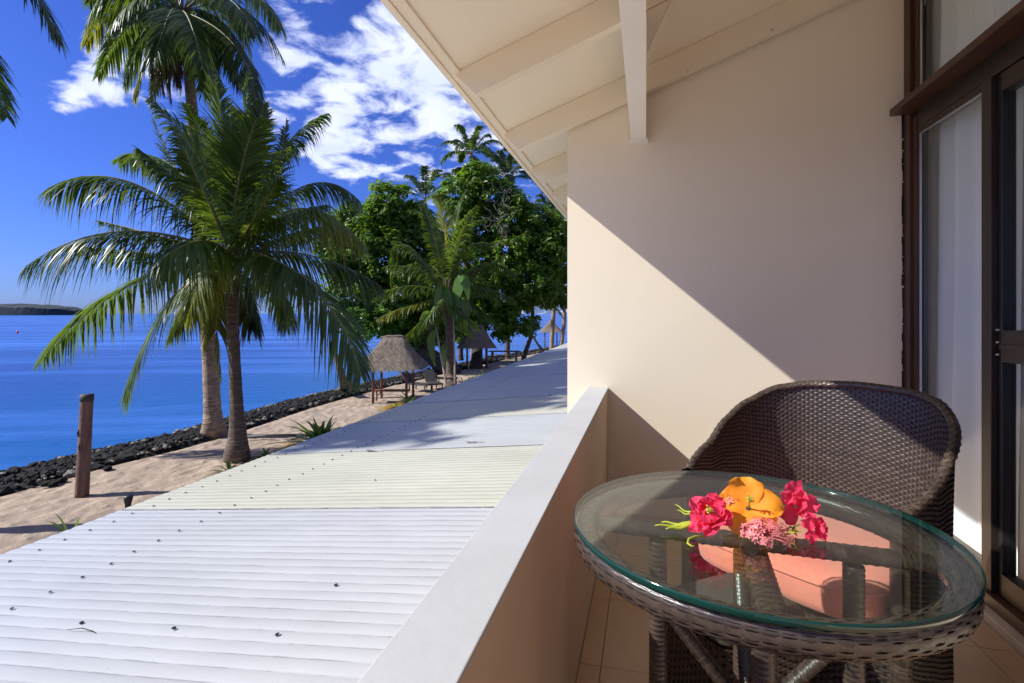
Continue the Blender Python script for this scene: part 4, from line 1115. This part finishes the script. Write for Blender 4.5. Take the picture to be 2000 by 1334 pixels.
# ---- smaller palm at the middle
MD = 30.5
base = PZ(880, 757, 0); hp = PD(872, 585, MD)
pm_ = thing('coconut_palm', 'young coconut palm with broad lower leaves between the two near thatched huts', 'palm tree', base)
trunk(pm_, [base + V((0, 0, -.1)), PD(881, 740, MD), PD(880, 690, MD), PD(878, 640, MD), hp], [.34, .30, .26, .24, .16], M['trunk_d'], 20, M['ring'])
crown_base(pm_, PD(871, 580, MD), .2, 1.3, 3)
mid_ = [((790, 478), (764, 560), .5, .6, 'frond', .9, 1.1), ((800, 558), (728, 585), -.4, -.6, 'frond', 1.0, .95), ((790, 600), (738, 622), -.9, -1.2, 'frond_y', .9, .8),
 ((815, 500), (770, 470), 1.2, 1.8, 'frond_d', .8, 1.2), ((850, 450), (800, 410), .5, .9, 'frond', .6, 1.3), ((868, 450), (850, 385), -.4, -.7, 'frond_y', .35, 1.3), ((890, 440), (910, 375), .4, .6, 'frond_d', .4, 1.3),
 ((905, 490), (965, 478), -.6, -1.0, 'frond', .9, 1.1), ((940, 515), (1012, 540), .9, 1.3, 'frond_d', 1.0, 1.0), ((935, 560), (1008, 590), -.4, -.7, 'frond', 1.0, .9),
 ((830, 530), (752, 520), -1.2, -1.9, 'frond', 1.0, 1.1), ((905, 545), (985, 500), .3, .6, 'frond', 1.0, 1.1), ((850, 470), (825, 400), -1.4, -2.2, 'frond', .6, 1.2), ((895, 470), (930, 405), -1.2, -1.9, 'frond', .6, 1.2), ((830, 620), (780, 668), .6, .9, 'frond', 1.0, .9), ((920, 590), (975, 640), .6, .9, 'frond', 1.0, .9), ((900, 610), (940, 640), -1.3, -1.8, 'frond_d', .9, .8), ((850, 600), (815, 650), -1.0, -1.4, 'frond', .9, .7), ((845, 520), (790, 520), 1.8, 2.7, 'frond_d', .9, 1.0), ((900, 460), (950, 430), 1.6, 2.4, 'frond_d', .7, 1.1)]
for i, (mp, tp2, dm, dt, mm, dr2, LL) in enumerate(mid_):
    frond('frond', hp + V((.06 * math.sin(i), .06 * math.cos(i), .2)), PD(*mp, MD + dm), PD(*tp2, MD + dt), LL * .95, M['frond' if mm == 'frond_d' else mm], pm_, 300 + i, n=100, droop=dr2 * 1.1, width=.085, bare=.14)
# broad banana-like leaves under its crown
def broad(parent, p0, pm, p2, w, m, seed):
    mb = MB(); n = 16; r_ = random.Random(seed)
    for i in range(n + 1):
        t = i / n; p = bez(p0, pm, p2, t); T = (bez(p0, pm, p2, min(1, t + .03)) - bez(p0, pm, p2, max(0, t - .03))).normalized()
        s_ = T.cross(V((-SN, CS, 0))).normalized() * .8 + V((-SN, CS, 0)) * .4
        ww = w * math.sin(math.pi * min(.99, t ** .8 * .95 + .03)) ** .7 * (1 + .08 * r_.uniform(-1, 1))
        mb.v += [tuple(p - s_ * ww + V((0, 0, -ww * .4))), tuple(p), tuple(p + s_ * ww + V((0, 0, -ww * .4)))]
    for i in range(n): q = i * 3; mb.f += [(q, q + 3, q + 4, q + 1), (q + 1, q + 4, q + 5, q + 2)]; mb.sm += [True, True]
    return mb.build('broad_leaf', m, parent)
bp_ = thing('banana_plant', 'slim banana like plant with smooth paddle leaves just left of the middle palm trunk', 'plant', PZ(872, 757, 0))
BM = MD - .8
mb = MB(); mb.tube([PZ(873, 757, 0), PD(862, 700, BM), PD(852, 640, BM)], [.06, .05, .035], 7); mb.tube([PZ(888, 757, 0), PD(888, 690, BM), PD(885, 610, BM)], [.05, .045, .03], 7); mb.build('stem', M['whitepost'], bp_)
for i, (a, b_, c_, w) in enumerate([((884, 610), (902, 540), (915, 585), .42), ((884, 615), (905, 580), (910, 640), .36), ((852, 640), (835, 610), (818, 640), .26), ((852, 645), (842, 665), (850, 715), .26), ((884, 620), (865, 560), (850, 600), .36), ((853, 640), (862, 612), (872, 640), .24), ((862, 700), (868, 675), (866, 720), .2), ((885, 640), (905, 640), (925, 665), .25)]):
    broad(bp_, PD(*a, BM), PD(*b_, BM - .2), PD(*c_, BM - .4), w, M['frond' if i % 2 else 'lily'], i)

# ---- procedural palms further off
def far_palm(px, py, dep, basex, L, n, label, seed, m='frond', up=.3, group=None, tr=.17, hang=.9):
    h = PD(px, py, dep); b = PD(basex, 612, dep + .6); b.z = 0
    o = thing('coconut_palm', label, 'palm tree', b, group)
    trunk(o, [b + V((0, 0, -.1)), b.lerp(h, .1) + V((0, 0, 0)), b.lerp(h, .55) + V((.25, .2, 0)), h], [tr * 1.6, tr * 1.2, tr, tr * .85], M['trunk_l'] if seed % 2 else M['trunk_d'], 16, M['trunk_d'])
    r_ = random.Random(seed)
    for i in range(n):
        a = i * 2.399 + seed; el = R(78) * (1 - i / n) ** .9 + R(-18) * (i / n) + r_.uniform(-.12, .12)
        d = V((math.cos(a) * math.cos(el), math.sin(a) * math.cos(el), math.sin(el)))
        ll = L * r_.uniform(.85, 1.1)
        pm = h + d * ll * .55 + V((0, 0, .05 * ll)); p2 = h + V((d.x, d.y, 0)) * ll * .92 + V((0, 0, d.z * ll * .8 - ll * .34 * hang * (1.1 - max(0, math.sin(el)) * .9)))
        frond('frond', h, pm, p2, L * .23, M[r_.choice([m, 'frond_d', m])], o, seed * 50 + i, n=46, droop=.75, width=.11, bare=.12)
    return o
far_palm(920, 302, 44, 925, 3.3, 17, 'coconut palm rising left above the broadleaf tree top', 1, 'frond')
far_palm(990, 350, 47, 992, 3.5, 18, 'coconut palm under the roof eave, right of the highest far palm', 2, 'frond_d')
far_palm(1078, 425, 50, 1078, 3.6, 17, 'coconut palm half hidden behind the eave edge at the side wall', 3, 'frond_d')
far_palm(905, 385, 46, 900, 3.6, 16, 'coconut palm mingled with the top of the broadleaf tree', 4, 'frond')
far_palm(830, 390, 47, 835, 3.6, 13, 'coconut palm peeping out between the two leafy crowns', 5, 'frond_d')
far_palm(1040, 600, 45, 1023, 3.4, 18, 'low dark coconut palm with a stout trunk beside the side wall', 6, 'frond_d')
far_palm(1098, 560, 50, 1095, 3.4, 15, 'coconut palm cut off by the side wall above the farthest hut', 7, 'frond_d')

# ================================================================ BROADLEAF TREES
def leafy(o, blobs, nleaf, size, m, seed, name='crown'):
    r_ = random.Random(seed); mb = MB()
    tot = sum(b[1].x * b[1].z for b in blobs)
    for (c, rad) in blobs:
        nb = int(nleaf * rad.x * rad.z / tot); ncl = max(6, int(nb / 42))
        for k in range(ncl):
            a = r_.uniform(0, 6.283); z = r_.uniform(-.85, 1); q = math.sqrt(1 - z * z); rr_ = r_.uniform(.45, 1.05) ** .6
            d = V((math.cos(a) * q, math.sin(a) * q, z)); cc = c + V((d.x * rad.x, d.y * rad.y, d.z * rad.z)) * rr_
            cr = r_.uniform(.28, .55) * min(rad.x, 1.6) * .75
            for j in range(42):
                e = V((r_.gauss(0, 1), r_.gauss(0, 1), r_.gauss(0, .7))); e = e.normalized() * cr * r_.uniform(.4, 1.05)
                p = cc + e
                n = (e.normalized() * .5 + V((0, 0, .75)) + d * .35 + V((r_.uniform(-.6, .6), r_.uniform(-.6, .6), r_.uniform(-.4, .4)))).normalized()
                t = n.cross(V((r_.uniform(-1, 1), r_.uniform(-1, 1), r_.uniform(-1, 1)))).normalized(); b = n.cross(t)
                s_ = size * r_.uniform(.6, 1.2)
                o_ = len(mb.v)
                mb.v += [tuple(p - t * s_), tuple(p - b * s_ * .42 + n * s_ * .1), tuple(p + t * s_ * .9 - n * s_ * .12), tuple(p + b * s_ * .42 + n * s_ * .1)]
                mb.f.append((o_, o_ + 1, o_ + 2, o_ + 3)); mb.sm.append(False)
    return mb.build(name, m, o)
def blob(px, py, dep, rpx, fz=1.0, fd=1.0):
    s_ = dep / FPX; return (PD(px, py, dep), V((rpx * s_, rpx * s_ * fd, rpx * s_ * fz)))
def limbs(o, segs):
    mb = MB()
    for pts, rs in segs: mb.tube(pts, rs, 8)
    return mb.build('trunk', M['bark'], o)
TD = 37.
p0 = PZ(884, 728, 0)
t1 = thing('broadleaf_tree', 'big dark sea almond tree leaning out over the shore behind the nearest hut', 'tree', p0)
limbs(t1, [([p0 + V((0, 0, -.2)), PD(862, 712, TD), PD(835, 690, TD), PD(805, 672, TD), PD(775, 630, TD), PD(745, 570, TD + 1), PD(730, 510, TD)], [.75, .62, .5, .42, .34, .24, .12]),
           ([p0 + V((0, 0, -.1)), PD(870, 680, TD + .5), PD(845, 620, TD + 1), PD(800, 540, TD), PD(770, 440, TD)], [.6, .42, .36, .24, .1]),
           ([PD(835, 690, TD), PD(840, 620, TD - 1), PD(870, 540, TD - 1), PD(880, 480, TD)], [.35, .3, .2, .1]),
           ([PD(775, 630, TD), PD(720, 620, TD - 1), PD(680, 600, TD - 1)], [.25, .16, .06])])
leafy(t1, [blob(762, 392, TD, 40, .9), blob(735, 440, TD, 55, .7), blob(690, 430, TD + 1, 45, .7), blob(680, 490, TD, 55), blob(745, 500, TD, 70), blob(820, 480, TD + 1, 60), blob(800, 440, TD + 1, 55, .8),
           blob(700, 560, TD, 60), blob(770, 580, TD, 70), blob(840, 560, TD, 60), blob(735, 630, TD, 55, .7), blob(800, 645, TD, 50, .7), blob(850, 640, TD + 1, 45, .7), blob(690, 620, TD + 1, 38, .8)], 52000, .24, M['leaf'], 1)
UD = 42.
p0 = PZ(930, 719, 0)
t2 = thing('broadleaf_tree', 'tall spreading broadleaf tree behind the middle palm with pale twigs near its top', 'tree', p0)
limbs(t2, [([p0 + V((0, 0, -.2)), PD(932, 680, UD), PD(940, 600, UD), PD(955, 500, UD), PD(950, 420, UD), PD(935, 350, UD)], [.5, .42, .36, .28, .18, .06]),
           ([PD(940, 600, UD), PD(990, 540, UD), PD(1040, 470, UD)], [.3, .2, .06]), ([PD(945, 560, UD), PD(900, 500, UD - 1), PD(880, 430, UD - 1)], [.25, .16, .05]),
           ([PD(955, 500, UD), PD(990, 430, UD - 1), PD(1010, 390, UD - 1)], [.18, .1, .04])])
leafy(t2, [blob(935, 350, UD, 42, .8), blob(900, 385, UD, 45, .8), blob(965, 385, UD, 42, .8), blob(1000, 430, UD, 52), blob(930, 440, UD + 1, 55), blob(1050, 440, UD, 45, .8), blob(1065, 490, UD, 55), blob(1000, 500, UD, 62),
           blob(930, 520, UD + 1, 55), blob(1040, 550, UD, 58), blob(970, 570, UD, 55), blob(1095, 470, UD + 1, 45), blob(900, 600, UD + 1, 50), blob(960, 630, UD, 48, .7), blob(1090, 560, UD + 2, 50), blob(1010, 625, UD, 44, .75), blob(915, 655, UD + 1, 34, .6)], 58000, .24, M['leaf'], 2)
# shade tree beyond the left edge of the frame, whose shadow lies over the roof
c0 = V((-16.6, 3.1, 13.6)); p0 = V((-12.6, .5, 0))
t4 = thing('broadleaf_tree', 'tall shade tree beyond the left edge whose shadow lies on the roof', 'tree', p0)
limbs(t4, [([p0 + V((0, 0, -.2)), p0 + V((-.3, .3, 3)), p0 + V((-1.2, .9, 7)), c0 + V((0, 0, -1))], [.5, .4, .32, .14]), ([p0 + V((-.9, .7, 6)), c0 + V((1.8, 2.5, -.5))], [.2, .06])])
leafy(t4, [(c0, V((2.6, 2.8, 1.7))), (c0 + V((.9, 3.2, .2)), V((2.6, 2.6, 1.5))), (c0 + V((2.9, 5.6, .8)), V((1.8, 2.4, 1.0))), (c0 + V((-1.5, -1.0, .5)), V((1.9, 1.6, 1.3)))], 15000, .27, M['leaf'], 9)
# bare pale twigs in the top of the second tree
mb = MB(); r_ = random.Random(6)
for i in range(46):
    a = PD(975 + r_.uniform(-30, 30), 420 + r_.uniform(-45, 60), UD - 2.2 - r_.random()); pts = [a]
    for k in range(4): pts.append(pts[-1] + V((r_.uniform(-.35, .35), r_.uniform(-.2, .2), r_.uniform(-.12, .4))))
    mb.tube(pts, [.03, .025, .02, .014, .008], 5)
mb.build('twigs', M['greywood'], t2)
# leaning small tree with bright tips behind the big frond
SD = 25.5
p0 = PZ(672, 760, 0); t3 = thing('leaning_tree', 'thin pale leaning trunk with a bright green leaf tuft left of the nearest hut', 'tree', p0)
mb = MB(); mb.tube([p0 + V((0, 0, -.1)), PD(670, 745, SD), PD(662, 712, SD), PD(650, 682, SD), PD(652, 655, SD), PD(675, 640, SD), PD(692, 625, SD)], [.24, .2, .16, .13, .1, .07, .03], 9); mb.build('trunk', M['greywood'], t3)
leafy(t3, [blob(692, 625, SD, 16, 1.1), blob(702, 640, SD, 14), blob(680, 612, SD, 13), blob(700, 605, SD, 10, .6)], 900, .11, M['leaf_b'], 3)

# leaning thin trunk near the farthest hut
p0 = PZ(1063, 688, 0); dd = depth_of(p0)
lt = thing('leaning_tree', 'thin bare trunk leaning left in front of the farthest hut', 'tree', p0)
mb = MB(); mb.tube([p0, PD(1050, 672, dd), PD(1038, 652, dd), PD(1032, 635, dd)], [.14, .12, .1, .08], 7); mb.build('trunk', M['bark'], lt)

# ================================================================ BEACH THINGS
def thatch_hut(cx, cy, w, hgt, eave, label, seed, rot=0.0, ridge=.32, posts=4, detail=True):
    o = thing('thatched_shelter', label, 'thatched shelter', (cx, cy, 0), 'thatched shelters along the beach', rot)
    r_ = random.Random(seed); mb = MB()
    nu, nv = 72, 12
    A = Matrix.Translation((cx, cy, 0)) @ Matrix.Rotation(rot, 4, 'Z')
    top = (ridge, .10); 
    for j in range(nv + 1):
        v = j / nv
        for i in range(nu):
            a = 2 * math.pi * i / nu; c_, s_ = math.cos(a), math.sin(a)
            ex_ = 5; k = (abs(c_) ** ex_ + abs(s_) ** ex_) ** (-1 / ex_)
            bx_, by_ = c_ * k * w, s_ * k * w
            tx_, ty_ = c_ * ridge * w, s_ * .06 * w
            q = v ** .92
            bulge = math.sin(math.pi * v) * -.035 * w
            x = tx_ + (bx_ - tx_) * q; y = ty_ + (by_ - ty_) * q
            z = hgt + (eave - hgt) * v + bulge * 1.2
            if v < .14: z += .05 * (1 - v / .14)
            n = noise.noise(V((i * .9, j * .35, seed))) * .035 + noise.noise(V((i * 2.7, j * .8, seed + 9))) * .02
            x *= 1 + n; y *= 1 + n; z += n * .6
            mb.v.append(tuple(A @ V((x, y, z))))
    for j in range(nv):
        for i in range(nu): i2 = (i + 1) % nu; mb.f.append((j * nu + i, (j + 1) * nu + i, (j + 1) * nu + i2, j * nu + i2)); mb.sm.append(True)
    mb.f.append(tuple(range(nu))); mb.sm.append(False)
    th = mb.build('thatch_roof', M['thatch'], o)
    # loose straws over slope and fringe
    st = MB()
    for i in range(1500 if detail else 500):
        a = r_.uniform(0, 6.283); v = r_.uniform(.12, 1.0) if r_.random() < .6 else 1.0; c_, s_ = math.cos(a), math.sin(a); k = (abs(c_) ** 5 + abs(s_) ** 5) ** -.2
        def at(v):
            q = v ** .92; return A @ V((c_ * ridge * w + (c_ * k * w - c_ * ridge * w) * q, s_ * .06 * w + (s_ * k * w - s_ * .06 * w) * q, hgt + (eave - hgt) * v - math.sin(math.pi * min(v, 1)) * .042 * w))
        p = at(v); q_ = at(min(1.08, v + r_.uniform(.05, .12))); out = (A.to_3x3() @ V((c_, s_, .6))).normalized()
        p += out * .012; q_ += out * r_.uniform(.0, .035); s2 = (q_ - p).cross(out).normalized() * .006
        o2 = len(st.v); st.v += [tuple(p - s2), tuple(p + s2), tuple(q_ + s2 * .5), tuple(q_ - s2 * .5)]; st.f.append((o2, o2 + 1, o2 + 2, o2 + 3)); st.sm.append(False)
    st.build('straws', M['thatch'], th)
    # ridge roll
    rd_ = MB(); rd_.tube([A @ V((-ridge * w * 1.25, 0, hgt + .02)), A @ V((-ridge * w * .5, 0, hgt + .07)), A @ V((0, 0, hgt + .05)), A @ V((ridge * w * .6, 0, hgt + .08)), A @ V((ridge * w * 1.25, 0, hgt + .02))], [.05, .10, .11, .10, .05], 8, squash=.7); rd_.build('ridge_roll', M['thatch'], th)
    pw = w * .50
    for (sx, sy) in ((-1, -1), (1, -1), (1, 1), (-1, 1)):
        m2 = MB(); m2.tube([A @ V((sx * pw, sy * pw * .9, -.1)), A @ V((sx * pw, sy * pw * .9, 1)), A @ V((sx * pw, sy * pw * .9, eave + .25))], .06, 9); m2.build('post', M['redpost'], o)
    # brackets
    for (sx, sy) in ((-1, -1), (1, -1)):
        m2 = MB(); m2.tube([A @ V((sx * pw, sy * pw * .9, 1.5)), A @ V((sx * pw * .6, sy * pw * .9, eave + .1))], .03, 6); m2.build('strut', M['redpost'], o)
    # bench between the posts
    if detail:
        m2 = MB(); m2.box((-pw * 1.1, -pw * .8, .45), (pw * 1.1, -pw * .25, .51), A); m2.build('bench_seat', M['redpost'], o)
        for sx in (-1, 1):
            m2 = MB(); m2.tube([A @ V((sx * pw * .9, -pw * .5, 0)), A @ V((sx * pw * .9, -pw * .5, .45))], .035, 7); m2.tube([A @ V((sx * pw * .9, -pw * .5, .2)), A @ V((sx * pw * .6, -pw * .5, .45))], .022, 6); m2.build('bench_leg', M['redpost'], o)
    return o
c = PZ(761, 783, 0); thatch_hut(c.x, c.y + .4, 1.52, 2.86, 1.50, 'nearest thatched sun shelter with a wide grey pyramid roof on red posts', 1, rot=R(12))
c = PZ(928, 719, 0); thatch_hut(c.x, c.y + .4, 1.42, 3.0, 1.5, 'middle thatched shelter half hidden behind the middle palm trunk', 2, rot=R(20), detail=False)
c = PZ(1076, 677, 0); thatch_hut(c.x, c.y, 1.45, 3.1, 1.75, 'farthest thatched shelter beside the white side wall', 3, rot=R(10), ridge=.1, detail=False)

# round wooden post
p0 = PZ(160, 963, 0); dp_ = depth_of(p0)
po = thing('timber_post', 'weathered round brown timber post standing on the sand at left', 'post', p0)
mb = MB(); P = []; Rr = []
tpp = PD(170, 771, dp_)
for i in range(25):
    t = i / 24; P.append(p0.lerp(tpp, t) + V((0, 0, -.08 * (1 - t)))); Rr.append(.132 - .012 * t + .008 * noise.noise(V((0, 0, i * .6))))
mb.tube(P, Rr, 18); mb.build('shaft', M['post'], po)
mb = MB(); mb.tube([tpp + V((0, 0, -.14)), tpp + V((0, 0, .012))], .127, 18); mb.build('charred_top', M['darkwood'], po)
for (t, a) in ((.62, -1.9), (.48, -1.4)):
    c_ = p0.lerp(tpp, t); d = V((math.cos(a), math.sin(a), 0)); mb = MB(); mb.tube([c_ + d * .115 + V((0, 0, -.09)), c_ + d * .125, c_ + d * .115 + V((0, 0, .08))], [.015, .035, .02], 8, squash=.6); mb.build('knot', M['darkwood'], po)

# black garden light above the eave
gp_ = PD(250, 968, 6.4)
gl = thing('garden_light', 'small black garden spotlight head showing above the roof edge', 'light', (gp_.x, gp_.y, 0))
mb = MB(); mb.tube([(gp_.x, gp_.y, 0), (gp_.x, gp_.y, gp_.z - .12)], .02, 8); mb.build('stem', M['black'], gl)
mb = MB(); mb.tube([(gp_.x, gp_.y, gp_.z - .19), (gp_.x, gp_.y, gp_.z - .10), (gp_.x + .004, gp_.y, gp_.z - .04), (gp_.x + .006, gp_.y, gp_.z)], [.028, .034, .047, .05], 14); mb.build('head', M['black'], gl)

# pale pole with ball top
p0 = PZ(683, 768, 0); dpp = depth_of(p0)
pp_ = thing('pale_pole', 'short pale pole with a small round cap on the shore left of the nearest hut', 'pole', p0)
tt = PD(682, 702, dpp); mb = MB(); mb.tube([p0 + V((0, 0, -.1)), p0.lerp(tt, .5), tt], [.095, .085, .07], 10); mb.build('shaft', M['whitepost'], pp_)
mb = MB(); mb.tube([tt, tt + V((0, 0, .05)), tt + V((0, 0, .12)), tt + V((0, 0, .16))], [.05, .09, .08, .01], 10); mb.build('cap', M['greywood'], pp_)

# loungers under the shade
def lounger(px, py, rot, label, m):
    p = PZ(px, py, 0); A = Matrix.Translation(p) @ Matrix.Rotation(rot, 4, 'Z')
    o = thing('beach_lounger', label, 'lounger', p, 'dark loungers beside the nearest hut', rot)
    mb = MB(); mb.box((-.3, -.9, .30), (.3, .25, .36), A); mb.build('seat', m, o)
    for k in range(7):
        mb = MB(); y0 = -.88 + k * .16; mb.box((-.29, y0, .361), (.29, y0 + .12, .378), A); mb.build('slat', m, o)
    B = A @ Matrix.Translation((0, .26, .33)) @ Matrix.Rotation(R(48), 4, 'X')
    mb = MB(); mb.box((-.3, 0, -.02), (.3, .78, .03), B); mb.build('backrest', m, o)
    for (x, y) in ((-.27, -.8), (.27, -.8), (-.27, .2), (.27, .2)):
        mb = MB(); mb.box((x - .025, y - .025, 0), (x + .025, y + .025, .30), A); mb.build('leg', m, o)
    return o
lounger(812, 762, R(75), 'dark slatted lounger lying flat right of the nearest hut posts', M['darkwood'])
lounger(845, 759, R(40), 'dark lounger with raised back just left of the middle palm', M['darkwood'])
lounger(862, 750, R(100), 'farther dark lounger in shade behind the raised one', M['darkwood'])
# bench/table pieces and low wall near the far shelter
p = PZ(985, 705, 0)
tb2 = thing('picnic_table', 'grey timber picnic table at the shore beyond the middle hut', 'table', p)
mb = MB(); A = Matrix.Translation(p) @ Matrix.Rotation(R(10), 4, 'Z'); mb.box((-1.3, -.5, .78), (1.3, .5, .85), A); mb.build('tabletop', M['greywood'], tb2)
for (x, y) in ((-1, -.4), (1, -.4), (-1, .4), (1, .4)):
    mb = MB(); mb.box((x - .06, y - .06, 0), (x + .06, y + .06, .78), A); mb.build('leg', M['greywood'], tb2)
for sy in (-1, 1):
    mb = MB(); mb.box((-1.3, sy * .85 - .14, .42), (1.3, sy * .85 + .14, .48), A); mb.build('bench', M['greywood'], tb2)
    
# ---- strap-leaf plants
def strap_plant(px, py, z, n, L, label, seed, yfrac=.3, w=.045, spread=1.0, base=None):
    p = base or PZ(px, py, z); o = thing('lily_clump', label, 'plant', p); r_ = random.Random(seed)
    for i in range(n):
        a = r_.uniform(0, 6.283); el = r_.uniform(.35, 1.35); yl = r_.random() < yfrac
        if yl: el = r_.uniform(.05, .5)
        l = L * r_.uniform(.6, 1.1); d = V((math.cos(a) * math.cos(el) * spread, math.sin(a) * math.cos(el) * spread, math.sin(el)))
        s_ = d.cross(V((0, 0, 1))).normalized(); mb = MB(); m_ = 8; g = r_.uniform(.2, .95)
        for k in range(m_ + 1):
            t = k / m_; q = p + V((r_.uniform(-.0, .0), 0, 0)) + d * l * t + V((0, 0, -g * l * t ** 2.2)); q.z = max(q.z, p.z + .01)
            ww = w * (1 - t ** 2.2) * (.6 + .6 * min(1, t * 3)) * .5
            mb.v += [tuple(q - s_ * ww + V((0, 0, ww * .5))), tuple(q), tuple(q + s_ * ww + V((0, 0, ww * .5)))]
        for k in range(m_): q = k * 3; mb.f += [(q, q + 3, q + 4, q + 1), (q + 1, q + 4, q + 5, q + 2)]; mb.sm += [True, True]
        mb.build('leaf', M['lily_y'] if yl else M['lily'], o)
    return o
strap_plant(628, 872, 0, 130, 1.7, 'big strappy green lily clump with yellow old leaves at the roof edge', 1, .38, .10)
strap_plant(140, 1062, 0, 9, 1.1, 'few thin lily blades above the eave near the left edge', 2, .2, .05)
strap_plant(447, 924, 0, 34, .65, 'low yellowish tuft at the foot of the dark ringed palm', 3, .45, .05)
strap_plant(520, 896, 0, 34, .65, 'small dry tuft between the palm foot and the big lily clump', 4, .5, .05)
strap_plant(800, 790, 0, 70, 1.1, 'yellow leaved clump in front of the nearest hut post', 5, .75, .09)
strap_plant(775, 797, 0, 50, .9, 'sunlit yellow plant just left of the yellow leaved clump', 6, .9, .09)
strap_plant(905, 752, 0, 26, .8, 'low green plant right of the middle palm foot', 7, .2, .09)
strap_plant(925, 745, 0, 26, .8, 'low green plant under the middle hut, left one', 8, .2, .09)
strap_plant(945, 738, 0, 26, .8, 'low green plant at the roof edge right of the middle hut', 9, .15, .09)
strap_plant(725, 818, 0, 12, .35, 'tiny yellow tuft at the roof edge below the nearest hut', 10, .7, .05)
# driftwood log
a = PZ(480, 853, .05); b = PZ(578, 850, .05)
dl = MB(); dl.tube([a, a.lerp(b, .4) + V((0, .05, .01)), b], [.035, .05, .045], 7); tag(dl.build('driftwood', M['greywood']), 'straight grey driftwood pole lying on the sand right of the palm', 'log')
